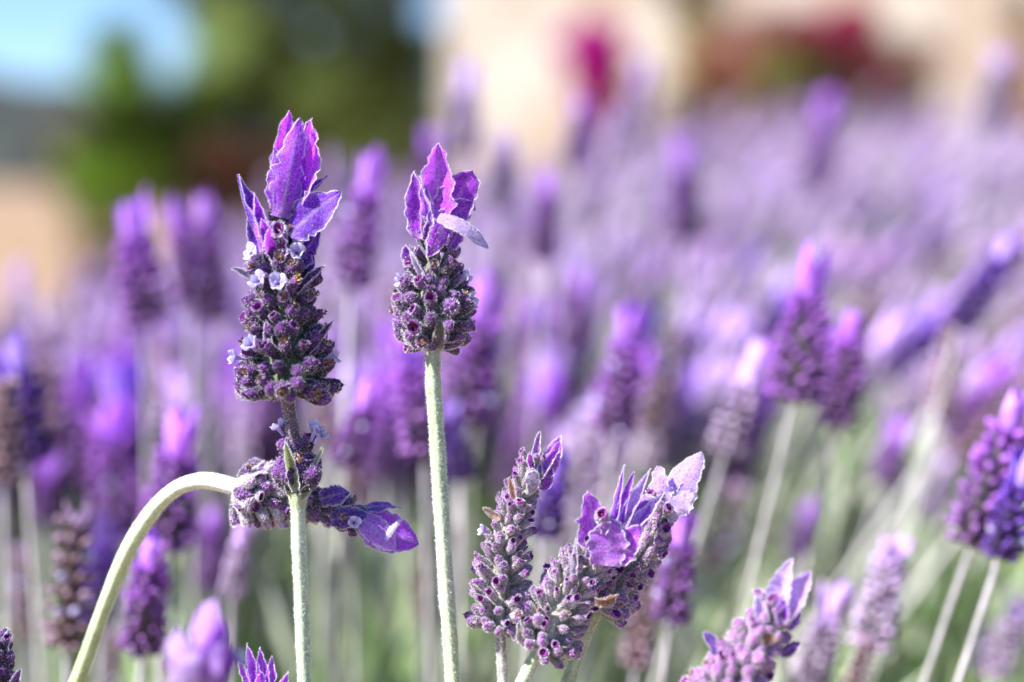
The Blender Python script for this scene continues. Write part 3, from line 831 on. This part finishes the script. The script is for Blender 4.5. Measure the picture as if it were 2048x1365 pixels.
# body of the bushes: a mounded mat of foliage under the leaves
hb = MB(); nx, ny = 40, 26; V = []
for i in range(ny):
    d = .40 + 2.0 * (i / (ny - 1)) ** 1.3
    for j in range(nx):
        x = -700 + 3500 * j / (nx - 1)
        dd = min(d, dmax(x) + .05)
        c = canopy(x, dd); c.z -= .22 + (.12 if d < .6 else 0)
        if d > dmax(x) + .05: c = at(x, 682, d); c.z = max(.02, .25 - (d - dmax(x)) * .6)
        if i in (0, ny - 1) or j in (0, nx - 1): c.z = .0
        V.append(tuple(c + Vector((0, 0, random.uniform(-.015, .015)))))
hb.add(np.array(V), grid_faces(nx, ny), (.20, .30, .10))
tag(obj('lavender_undergrowth', hb.mesh('lavender_undergrowth', [M_LEAF])), 'dense dark green body of the lavender bushes', 'undergrowth', kind='stuff')

# ================================================================== IN-FOCUS FLOWERS
def pale_stem(s): return ramp(s, [(0, (.34, .46, .22)), (.35, (.44, .52, .34)), (.7, (.38, .49, .28)), (1, (.32, .35, .25))])

# --- A: the tallest flower -------------------------------------------------
dA = .300
A = empty('lavender_flower', at(612, 1480, dA), 'tallest sharp lavender flower, three tiny pale blossoms and a purple crown, left of centre', 'lavender flower')
stem(A, [(614, 1480), (608, 1330), (602, 1180), (597, 1060), (596, 985)], 13.5, dA, hairs=6500, rfun=lambda s: 1 if s < .9 else 1 + (s - .9) * 4,
     colfn=lambda s: ramp(s, [(0, (.34, .47, .28)), (.4, (.40, .52, .34)), (.8, (.46, .54, .38)), (1, (.28, .34, .12))]))
stem(A, [(597, 985), (594, 920), (582, 840), (571, 780)], 11.5, dA, hairs=2600, colfn=lambda s: ramp(s, [(0, (.20, .20, .12)), (.15, (.09, .05, .09)), (.8, (.12, .08, .10)), (1, (.20, .20, .09))]), label='purple upper stem with the shadow of its head painted in')  # cast shadow of the head put into the dark stem colour
SA = [(.0, 11, 44, 64, -16), (.055, 12, 54, 62, -10), (.13, 13, 56, 60, 4), (.22, 12, 50, 58, 14), (.30, 12, 46, 56, 18), (.38, 12, 44, 56, 22), (.46, 12, 42, 54, 24),
      (.54, 11, 38, 54, 28), (.62, 10, 34, 52, 32), (.69, 9, 28, 48, 40), (.76, 7, 24, 46, 48), (.85, 6, 20, 42, 55), (.93, 5, 16, 38, 60)]
head(A, [(571, 782), (573, 700), (566, 600), (562, 520), (566, 430)], SA, dA, 'dark', core=40, p_open=.24, p_with=.20, fat=.9)
V1 = (.35, .025, .58); V2 = (.15, .015, .46); V3 = (.56, .05, .82)
B(A, dA, (528, 500, 20), (474, 350, 6), 62, (.75, .3, .6), col=V2, bend=-.06, cup=.9, fold=.5, hairs=1400)
B(A, dA, (556, 430, -12), (577, 221, -6), 74, (.5, .1, 1), col=V3, bend=-.04, cup=.3, fold=.1, hairs=1300)
B(A, dA, (560, 436, 30), (600, 236, 16), 86, (.30, .1, 1), col=(.34, .03, .60), bend=.06, cup=-.5, fold=-.25, hairs=2900, pale=.03, ruf=.09, serr=.09)
B(A, dA, (548, 430, 24), (552, 300, 20), 52, (-.4, .1, 1), col=(.26, .02, .54), bend=.06, cup=-.3, fold=-.2, hairs=1200, ruf=.1)
B(A, dA, (585, 420, 6), (624, 238, 0), 108, (-.15, .1, 1), col=V3, bend=-.10, cup=.6, fold=.25, hairs=2000, ruf=.1, serr=.08)
B(A, dA, (590, 420, -14), (604, 246, -22), 70, (-.2, .1, -1), col=V3, bend=-.08, cup=.3, hairs=900)
B(A, dA, (578, 470, 22), (682, 384, 26), 104, (-.25, .25, 1), col=V2, bend=.05, cup=-.1, fold=.12, hairs=1700)  # shaded lower right bract, its shade painted in as dark blue violet
B(A, dA, (560, 420, 4), (655, 352, -8), 52, (-.2, .8, .6), col=V2, bend=-.08, cup=.5, hairs=800)
B(A, dA, (530, 520, 34), (508, 386, 26), 58, (.6, .1, .8), col=V3, bend=-.10, cup=1.1, fold=.4, hairs=1300)
B(A, dA, (560, 545, 36), (548, 448, 56), 104, (0, .2, 1), col=(.42, .03, .58), bend=-.14, cup=1.0, fold=.2, shape='round', hairs=1700)
B(A, dA, (545, 500, 30), (523, 440, 46), 46, (.2, .1, 1), col=V3, bend=-.1, cup=.8, hairs=700)
B(A, dA, (590, 540, 26), (640, 460, 20), 66, (.4, .2, .9), col=V2, bend=-.12, cup=.8, hairs=900)
B(A, dA, (525, 575, 26), (464, 537, 26), 34, (-.1, .6, .8), col=(.26, .2, .34), bend=-.05, cup=.9, fold=.5, hairs=600, pale=.2)
B(A, dA, (592, 590, 40), (650, 532, 40), 36, (0, .5, .8), col=(.14, .06, .24), bend=-.04, cup=1, fold=.5, hairs=600)
B(A, dA, (600, 560, 10), (628, 512, 6), 50, (.2, .2, .9), col=V2, bend=-.1, cup=.8, hairs=500)
B(A, dA, (520, 530, -10), (500, 430, -20), 56, (-.5, .1, .8), col=V2, bend=-.1, cup=.7, hairs=700)
B(A, dA, (610, 720, 30), (668, 640, 30), 30, (0, .4, .8), col=(.12, .05, .20), bend=-.05, cup=1, fold=.5, hairs=500)
B(A, dA, (540, 700, 46), (532, 640, 58), 40, (0, .1, 1), col=(.20, .05, .26), bend=-.1, cup=1.1, fold=.3, hairs=600)
B(A, dA, (560, 775, 20), (480, 778, 26), 44, (-.2, -.8, .6), col=(.26, .30, .16), bend=.08, cup=.6, hairs=700)
B(A, dA, (585, 775, 20), (660, 772, 20), 44, (.2, -.8, .6), col=(.24, .26, .16), bend=.08, cup=.6, hairs=700)
# hooded magenta calyx below the crown
Uh, Vh, Th = frame(imgdir(.1, .35, 1))
obj("bud", BUDS['mid']['open'][0], A, mat_axes(Uh * 60 * K * dA * 1.2, Vh * 60 * K * dA * 1.2, Th * 62 * K * dA, at(560, 482, dA, 14) - A.location))
for (x, y, z, dr, s) in ((516, 564, 66, (-.35, .45, 1), 33), (556, 568, 72, (.1, .5, 1), 33), (502, 508, 46, (-.7, .4, .8), 29), (594, 506, 56, (.2, .4, 1), 30),
                         (502, 690, 78, (-.35, .6, 1), 34), (470, 716, 30, (-1, .1, .3), 28), (668, 712, 20, (1, .3, .2), 27)):
    floret(A, at(x, y, dA, z) - A.location, imgdir(*dr), s * K * dA)
# detached lower whorl on the same stem
head(A, [(596, 988), (596, 965), (597, 940), (595, 900)], [(.05, 9, 16, 62, 48), (.3, 9, 15, 60, 58), (.6, 7, 14, 54, 60), (.85, 5, 12, 50, 62)], dA + .001, 'dark', core=20, p_open=.35, p_with=.12)
B(A, dA, (590, 984, 22), (571, 884, 40), 38, (.25, .1, 1), name='leaf', col=(.26, .34, .05), bend=-.06, cup=.8, fold=.35, hairs=1500, label='small green leaf with a yellow base')
B(A, dA, (606, 980, 16), (648, 890, 10), 18, (-.3, .1, .9), name='leaf', col=(.40, .44, .22), bend=-.06, cup=.8, fold=.35, hairs=600)
B(A, dA, (596, 1000, 14), (630, 958, 26), 34, (.4, -.4, .9), name='leaf', col=(.24, .28, .14), bend=-.16, cup=.8, fold=.3, hairs=700)
B(A, dA, (596, 1000, 10), (566, 956, 20), 36, (-.4, -.4, .9), name='leaf', col=(.38, .36, .08), bend=-.16, cup=.8, fold=.3, hairs=700)
for (x, y, z, dr, s) in ((556, 856, 0, (-.5, .8, .2), 28), (630, 862, 6, (.4, .9, .3), 34), (640, 872, 12, (.6, .8, .3), 30)):
    floret(A, at(x, y, dA, z) - A.location, imgdir(*dr), s * K * dA)

# --- C: second tall flower -------------------------------------------------
dC = .301
Cf = empty('lavender_flower', at(915, 1480, dC), 'second tall sharp lavender flower on a long pale hairy stem, white-backed bract drooping right', 'lavender flower')
stem(Cf, [(914, 1480), (904, 1330), (893, 1180), (884, 1040), (873, 860), (867, 770), (866, 695)], 14.5, dC, hairs=9500, n=50, colfn=pale_stem)
SC = [(.0, 7, 22, 42, -18), (.06, 9, 38, 50, -6), (.16, 11, 50, 52, 4), (.28, 11, 52, 52, 14), (.40, 11, 48, 52, 20), (.52, 10, 42, 50, 24), (.64, 9, 36, 48, 30), (.76, 8, 30, 44, 36), (.88, 6, 22, 38, 44), (.97, 5, 16, 34, 54)]
head(Cf, [(867, 692), (868, 620), (866, 550), (868, 470)], SC, dC, 'mid', core=36, p_open=.25, p_with=.16, fat=.93, core_col=(.22, .24, .14))
B(Cf, dC, (842, 478, 26), (829, 343, 18), 84, (-.5, .05, 1), col=V1, bend=-.12, cup=.7, fold=.2, hairs=2000)
B(Cf, dC, (862, 470, 34), (838, 352, 22), 34, (.9, .1, .5), col=V3, bend=-.06, cup=1.2, fold=.8, hairs=1200, pale=.35)
B(Cf, dC, (872, 455, 26), (877, 287, 22), 100, (0, .15, 1), col=V3, bend=-.05, cup=.5, fold=.35, hairs=1500, pale=.10)
B(Cf, dC, (885, 450, 8), (946, 342, 10), 112, (.2, .15, 1), col=V1, bend=.04, cup=-.2, fold=.2, hairs=1500)
B(Cf, dC, (885, 446, 18), (947, 405, 26), 64, (.3, .3, .9), col=(.32, .03, .56), bend=.04, cup=.3, fold=.2, hairs=900)
B(Cf, dC, (880, 428, 38), (976, 498, 40), 88, (.35, .75, .45), col=(.66, .48, .88), bend=.16, cup=-.3, fold=-.15, hairs=1500, pale=.25, ruf=.015, serr=.02)
B(Cf, dC, (892, 436, 30), (854, 516, 58), 62, (.5, .2, 1), col=V1, bend=.14, cup=-.4, fold=.15, hairs=1200, shape='lance')
B(Cf, dC, (896, 500, 28), (925, 450, 26), 56, (.3, .1, 1), col=(.22, .03, .46), bend=-.1, cup=.9, hairs=700)
B(Cf, dC, (870, 500, 30), (845, 430, 44), 50, (-.2, .1, 1), col=(.24, .04, .30), bend=-.1, cup=.9, hairs=800)
B(Cf, dC, (826, 540, 30), (812, 490, 30), 44, (-.5, .1, .9), col=V1, bend=-.1, cup=.9, hairs=700, shape='round')
B(Cf, dC, (850, 560, 50), (822, 505, 52), 22, (-.2, .2, .9), col=(.5, .42, .5), bend=.05, cup=.9, fold=.6, hairs=700, pale=.3)
B(Cf, dC, (875, 688, 20), (930, 680, 30), 30, (.2, -.5, .8), col=(.16, .06, .14), bend=.04, cup=.8, fold=.4, hairs=500)
B(Cf, dC, (858, 690, 20), (803, 658, 20), 36, (-.3, -.6, .7), col=(.36, .36, .24), bend=.14, cup=.6, hairs=600)
B(Cf, dC, (872, 692, 34), (880, 640, 66), 46, (.1, -.5, .9), col=(.28, .26, .2), bend=.16, cup=.8, hairs=600)
for (x, y, z, dr, s) in ((802, 562, 30, (-.9, .2, .4), 26), (930, 556, 26, (.8, .5, .3), 27), (942, 602, 22, (.9, .4, .3), 29)):
    floret(Cf, at(x, y, dC, z) - Cf.location, imgdir(*dr), s * K * dC)

# --- E: lower flower, slender, left of the leaning pair --------------------
dE = .301
E = empty('lavender_flower', at(1010, 1480, dE), 'slender upright sharp lavender spike with grey purple buds, lower centre', 'lavender flower')
stem(E, [(1012, 1480), (1008, 1380), (1002, 1300), (1000, 1255)], 10, dE, hairs=2600, n=20, colfn=lambda s: ramp(s, [(0, (.42, .40, .36)), (1, (.34, .32, .28))]))
head(E, [(1000, 1262), (1003, 1180), (1012, 1090), (1040, 1000), (1078, 905)], lump_whorls(18, 28, 12, 46, 34, -2, 34, 10, 7, s1=.93), dE, 'pale', core=26, p_open=.45, p_with=.05, fat=.78, core_col=(.30, .28, .22))
B(E, dE, (1066, 955, 16), (1079, 864, 10), 32, (-.3, .1, 1), col=(.30, .10, .44), bend=-.06, cup=.8, fold=.3, hairs=900)
B(E, dE, (1080, 950, 16), (1122, 872, 4), 40, (-.2, .2, 1), col=V3, bend=-.06, cup=.6, hairs=900, pale=.25)
B(E, dE, (1090, 955, 14), (1121, 884, 16), 48, (.3, .1, 1), col=V3, bend=-.14, cup=.5, hairs=900, pale=.15)
B(E, dE, (1066, 945, 18), (1058, 905, 34), 28, (-.1, .1, 1), col=(.36, .02, .44), bend=-.15, cup=1, shape='round', hairs=500)
B(E, dE, (1062, 985, 26), (1068, 942, 40), 38, (0, -.1, 1), col=(.36, .28, .44), bend=.12, cup=-.5, shape='round', hairs=1300, pale=.1)
B(E, dE, (1082, 980, 14), (1104, 935, 18), 42, (.4, .1, 1), col=V1, bend=-.1, cup=.8, hairs=600)
B(E, dE, (1030, 1000, 26), (1018, 955, 30), 22, (-.2, .1, 1), col=(.48, .24, .10), bend=-.1, cup=.8, hairs=200, label='dry orange brown bract')
B(E, dE, (1000, 1040, 34), (966, 1015, 36), 26, (-.1, .2, 1), col=(.56, .38, .22), bend=-.1, cup=.8, hairs=200, label='dry tan bract')
floret(E, at(966, 1062, dE, 22) - E.location, imgdir(-.8, .3, .4), 22 * K * dE)

# --- F: leaning flower, front of the pair ----------------------------------
dF = .299
Ff = empty('lavender_flower', at(1010, 1450, dF), 'fat grey woolly lavender flower leaning right, front of the low pair, ragged violet bracts', 'lavender flower')
stem(Ff, [(1005, 1450), (1035, 1385), (1062, 1330), (1082, 1292)], 12, dF, hairs=2600, n=20, colfn=pale_stem)
head(Ff, [(1078, 1298), (1108, 1235), (1152, 1160), (1205, 1090)], lump_whorls(15, 38, 30, 48, 40, -8, 34, 12, 10, s1=.95, swell=.25), dF, 'pale', core=44, p_open=.4, p_with=.05, fat=.76, core_col=(.42, .41, .32), core_hairs=6000)
B(Ff, dF, (1200, 1128, 46), (1178, 985, 48), 92, (.1, .3, 1), col=(.54, .08, .80), bend=-.08, cup=.25, fold=.1, hairs=1700)
B(Ff, dF, (1212, 1132, 58), (1222, 1040, 74), 104, (-.05, .35, 1), col=(.48, .14, .68), bend=-.08, cup=.2, fold=-.05, hairs=2300, pale=.04, serr=.06)
B(Ff, dF, (1226, 1128, 50), (1280, 1050, 62), 72, (-.1, .3, 1), col=(.48, .08, .72), bend=-.06, cup=.2, fold=.1, hairs=1300)
B(Ff, dF, (1206, 1070, 60), (1216, 1028, 66), 26, (0, .1, 1), col=(.60, .34, .66), bend=-.1, cup=.8, hairs=500, pale=.2)
B(Ff, dF, (1240, 1095, 34), (1278, 1052, 50), 44, (.2, .2, 1), col=(.36, .04, .60), bend=-.05, cup=.3, hairs=600)
B(Ff, dF, (1226, 1075, 20), (1249, 930, 20), 36, (-.4, .1, 1), col=(.42, .10, .72), bend=-.03, cup=1.1, fold=.6, hairs=1300, shape='lance', pale=.12)
B(Ff, dF, (1232, 1060, 16), (1268, 944, 18), 28, (-.2, .2, 1), col=(.40, .04, .66), bend=.05, cup=.5, hairs=500, shape='lance')
B(Ff, dF, (1236, 1080, 26), (1301, 938, 16), 52, (-.5, .1, .9), col=(.56, .34, .80), bend=-.04, cup=1.0, fold=.45, hairs=1900, shape='lance', pale=.35)
B(Ff, dF, (1246, 1040, 0), (1282, 970, -6), 50, (-.3, .2, 1), col=V1, bend=-.1, cup=.5, hairs=700)
B(Ff, dF, (1250, 1085, 30), (1330, 985, 10), 50, (-.5, .4, .8), col=(.50, .3, .70), bend=-.06, cup=.9, fold=.4, hairs=1400, pale=.25, shape='lance')
B(Ff, dF, (1262, 1060, 10), (1300, 1003, 10), 60, (-.2, .3, 1), col=(.36, .06, .64), bend=.04, cup=.3, hairs=700)
B(Ff, dF, (1150, 1160, 40), (1152, 1082, 52), 26, (-.4, .1, 1), col=(.56, .50, .58), bend=-.08, cup=1, fold=.6, hairs=1100, pale=.3)
B(Ff, dF, (1190, 1200, 60), (1235, 1190, 60), 40, (.2, -.6, .8), col=(.36, .18, .06), bend=.12, cup=.4, hairs=300, label='dry brown papery bract')
B(Ff, dF, (1085, 1290, 30), (1140, 1292, 50), 50, (.2, -.7, .7), col=(.34, .34, .26), bend=.12, cup=.6, hairs=900)
B(Ff, dF, (1078, 1290, 30), (1040, 1240, 50), 50, (-.5, -.4, .7), col=(.40, .38, .30), bend=.12, cup=.6, hairs=900)
obj("bud", BUDS['pale']['open'][1], Ff, mat_axes(*(v * 52 * K * dF for v in frame(imgdir(-.1, .5, 1))), at(1203, 1046, dF, 28) - Ff.location))

# --- G: leaning flower behind F --------------------------------------------
dG = .3055
Gf = empty('lavender_flower', at(1090, 1480, dG), 'leaning lavender flower with whitish sunlit tip petals, behind the fat woolly one', 'lavender flower')
stem(Gf, [(1100, 1480), (1135, 1370), (1165, 1280), (1195, 1210)], 14, dG, hairs=2600, n=20, col=(.36, .44, .26), colfn=lambda s: ramp(s, [(0, (.34, .42, .25)), (1, (.36, .42, .28))]))
head(Gf, [(1192, 1214), (1240, 1150), (1290, 1085), (1335, 1000)], lump_whorls(14, 30, 16, 46, 36, 4, 38, 11, 8, s1=.94), dG, 'pale', core=28, p_open=.4, p_with=.06, fat=1.0, core_col=(.34, .33, .26))
LB = (.58, .38, .84)  # paled violet, sunlight on the downy tip petals put into the colour
B(Gf, dG, (1335, 1010, 10), (1404, 906, 4), 98, (-.6, .35, .8), col=LB, bend=.12, cup=-.35, fold=-.12, hairs=2600, pale=.12, ruf=.02, serr=.03)
B(Gf, dG, (1342, 1005, 2), (1398, 925, -14), 80, (.6, -.2, .8), col=(.46, .22, .78), bend=-.12, cup=.8, hairs=1200, pale=.1)
B(Gf, dG, (1322, 1010, 14), (1316, 933, 14), 74, (-.7, .4, .6), col=LB, bend=.06, cup=-.2, fold=-.1, hairs=1500)
B(Gf, dG, (1335, 1025, 24), (1394, 978, 24), 72, (-.1, .3, 1), col=(.72, .56, .90), bend=.12, cup=-.4, fold=.2, hairs=1500, pale=.25)
B(Gf, dG, (1300, 1030, 20), (1290, 990, 26), 50, (-.4, .4, .8), col=LB, bend=.08, cup=-.3, fold=-.1, hairs=900, shape='round')
floret(Gf, at(1340, 1032, dG, 20) - Gf.location, imgdir(.9, -.1, .5), 24 * K * dG)

# --- D: arching stem with horizontal head ----------------------------------
dD = .3075
Df = empty('lavender_flower', at(95, 1500, .322), 'lavender bent over on an arching pale stem, its head lying level behind the tall stem', 'lavender flower')
pth = pxpath([(100, 1500, .322), (155, 1365, .319), (205, 1225, .316), (262, 1090, .313), (330, 995, .311), (400, 962, .309), (478, 976, dD)], dD, 50)
mb = MB(); tube_add(mb, pth - np.array(Df.location), [15.5 * K * dD * (1 + .06 * math.sin(i * .31) + random.uniform(-.02, .02)) for i in range(50)], 14, hairs=6500, colfn=lambda s: ramp(s, [(0, (.34, .42, .18)), (.5, (.46, .54, .30)), (.8, (.62, .66, .50)), (1, (.80, .82, .74))]))
obj('stem', mb.mesh('stem', [M_STEM, M_HAIR]), Df)
head(Df, [(474, 975), (540, 992), (620, 1010), (735, 1045)], lump_whorls(11, 24, 16, 50, 36, 12, 40, 8, 6, s1=.92, swell=.1), dD, 'mid', core=26, p_open=.35, p_with=.1, core_col=(.30, .30, .24))
head(Df, [(474, 975), (500, 982), (580, 1000)], [(.02, 10, 22, 50, 24), (.18, 11, 32, 52, 24), (.4, 11, 34, 52, 26), (.62, 10, 34, 50, 28), (.8, 8, 32, 48, 30)], dD - .0003, 'white', core=32, p_with=.03, fat=.8, core_col=(.66, .66, .58))  # woolly buds, whitened in colour for sunlight on the left part
B(Df, dD, (725, 1045, 22), (838, 1090, 26), 112, (0, .3, 1), col=(.30, .05, .62), bend=.08, cup=-.2, fold=-.12, hairs=900, shape='ovate', ruf=.015, serr=.02)
B(Df, dD, (722, 1036, 34), (790, 1100, 46), 74, (.3, .3, 1), col=(.44, .16, .72), bend=.12, cup=-.4, hairs=700, pale=.1, ruf=.01, serr=.02)
B(Df, dD, (752, 1096, 48), (806, 1036, 44), 24, (-.4, .5, 1), col=(.74, .62, .92), bend=.06, cup=-.6, hairs=500, pale=.2, ruf=.01, shape='lance')  # pale strip added as a painted highlight on the folded petal
B(Df, dD, (700, 1022, 6), (802, 1016, 4), 50, (0, .9, .4), col=(.16, .05, .50), bend=.06, cup=-.3, hairs=700)
B(Df, dD, (640, 1000, 30), (700, 985, 30), 60, (0, .4, .9), col=(.13, .04, .36), bend=.1, cup=-.4, hairs=700)  # dark indigo paints in the shade on the right part of the head
B(Df, dD, (660, 1040, 30), (735, 1030, 36), 60, (0, .1, 1), col=(.13, .04, .36), bend=.1, cup=-.4, hairs=700)
floret(Df, at(708, 1046, dD, 50) - Df.location, imgdir(.1, .2, 1), 22 * K * dD)

# --- H: lower right flower, nearer than the focus ---------------------------
dH = .283
H = empty('lavender_flower', at(1370, 1600, dH), 'slightly soft pink and white lavender flower cut by the bottom edge, right of centre', 'lavender flower')
stem(H, [(1370, 1600), (1395, 1530), (1415, 1470)], 13, dH, hairs=600, n=12)
head(H, [(1412, 1480), (1450, 1390), (1495, 1310), (1550, 1215)], lump_whorls(16, 46, 18, 54, 42, -6, 34, 12, 8, s1=.94, swell=.25), dH, 'pink', core=40, p_open=.3, p_with=.08, core_col=(.34, .3, .28))
B(H, dH, (1548, 1230, 20), (1583, 1118, 14), 72, (-.5, .4, .8), col=(.66, .44, .84), bend=-.08, cup=.6, hairs=900, pale=.2)
B(H, dH, (1565, 1240, 24), (1622, 1142, 24), 76, (-.4, .4, .8), col=(.62, .38, .86), bend=-.10, cup=.6, hairs=900, pale=.15)
B(H, dH, (1530, 1245, 30), (1514, 1190, 34), 40, (-.4, .2, 1), col=LB, bend=-.06, cup=.6, hairs=800, pale=.4)
B(H, dH, (1560, 1250, 34), (1565, 1195, 40), 40, (.1, .1, 1), col=V1, bend=-.1, cup=.6, hairs=500)
B(H, dH, (1575, 1260, 16), (1602, 1195, 10), 44, (.5, .1, .9), col=(.20, .04, .50), bend=-.1, cup=.6, hairs=500)
B(H, dH, (1478, 1310, 10), (1490, 1235, -20), 50, (-.4, .1, 1), col=(.18, .05, .52), bend=-.1, cup=.6, hairs=500)
B(H, dH, (1452, 1320, 6), (1408, 1264, -10), 40, (-.1, .3, 1), col=(.16, .04, .44), bend=-.03, cup=.4, hairs=500)
B(H, dH, (1540, 1290, 40), (1528, 1262, 44), 50, (0, .2, 1), col=(.42, .24, .12), bend=-.1, cup=.6, hairs=200, label='dry tan bract')
B(H, dH, (1560, 1310, 14), (1600, 1285, 14), 40, (.2, .3, 1), col=(.16, .03, .34), bend=-.06, cup=.6, hairs=300)

# --- I: strongly blurred near flower at the bottom left --------------------
dI = .250
I = empty('lavender_flower', at(330, 1640, dI), 'very soft close lavender tip of pale violet petals at bottom left', 'lavender flower')
stem(I, [(325, 1640), (335, 1560), (345, 1480)], 14, dI, hairs=0, n=12)
head(I, [(345, 1500), (362, 1420), (385, 1330)], lump_whorls(6, 30, 16, 56, 44, 6, 44, 9, 7), dI, 'pale', core=30, core_hairs=0)
B(I, dI, (392, 1375, 20), (430, 1195, 16), 150, (-.5, .4, .8), col=(.58, .32, .80), bend=.10, cup=-.4, fold=-.1, hairs=0)
B(I, dI, (410, 1350, 30), (448, 1240, 36), 90, (.4, .1, 1), col=(.46, .06, .74), bend=-.10, cup=.7, hairs=0)
B(I, dI, (372, 1380, 34), (352, 1255, 34), 120, (-.5, .4, .8), col=(.64, .44, .82), bend=.10, cup=-.4, fold=-.1, hairs=0)
B(I, dI, (420, 1385, 14), (470, 1290, 4), 70, (.5, .1, .8), col=(.22, .06, .46), bend=-.10, cup=.7, hairs=0)
floret(I, at(478, 1320, dI, 0) - I.location, imgdir(.8, .4, .4), 26 * K * dI)

# --- J: violet tips peeking over the bottom edge -----------------------------
dJ = .302
J = empty('lavender_flower', at(525, 1640, dJ), 'vivid violet pointed bracts just showing above the bottom edge', 'lavender flower')
stem(J, [(522, 1640), (525, 1580), (528, 1520)], 11, dJ, hairs=0, n=10)
head(J, [(528, 1530), (530, 1470), (530, 1410)], lump_whorls(6, 28, 16, 48, 40, 6, 44, 9, 7), dJ, 'mid', core=30, core_hairs=500)
for b, t, wd, nn in (((522, 1400, 20), (494, 1288, 24), 44, (-.3, .1, 1)), ((508, 1400, 28), (478, 1322, 34), 34, (-.6, .1, .9)), ((530, 1400, 24), (520, 1296, 20), 40, (0, .1, 1)),
                     ((540, 1400, 20), (543, 1312, 18), 34, (.2, .1, 1)), ((550, 1410, 20), (576, 1345, 20), 34, (.5, .1, .9)), ((525, 1420, 44), (520, 1345, 60), 60, (0, .2, 1))):
    B(J, dJ, b, t, wd, nn, col=(.46, .05, .76), bend=-.08, cup=.6, hairs=800, shape='lance')

# --- Kf: dark buds in the lower left corner ----------------------------------
dK = .300
Kf = empty('lavender_flower', at(-30, 1600, dK), 'dark lavender buds poking into the lower left corner', 'lavender flower')
stem(Kf, [(-30, 1600), (-25, 1530), (-18, 1470)], 11, dK, hairs=0, n=10)
head(Kf, [(-18, 1480), (-12, 1400), (-5, 1290)], lump_whorls(10, 24, 10, 48, 38, 6, 44, 9, 6), dK, 'dark', core=26, core_hairs=500)
B(Kf, dK, (0, 1330, 14), (18, 1258, 14), 34, (.1, .1, 1), col=(.34, .26, .40), bend=-.08, cup=.8, hairs=600, pale=.1)
B(Kf, dK, (15, 1390, 20), (42, 1338, 20), 34, (.3, .1, .9), col=(.14, .05, .20), bend=-.06, cup=.8, hairs=400)

bpy.context.view_layer.update()
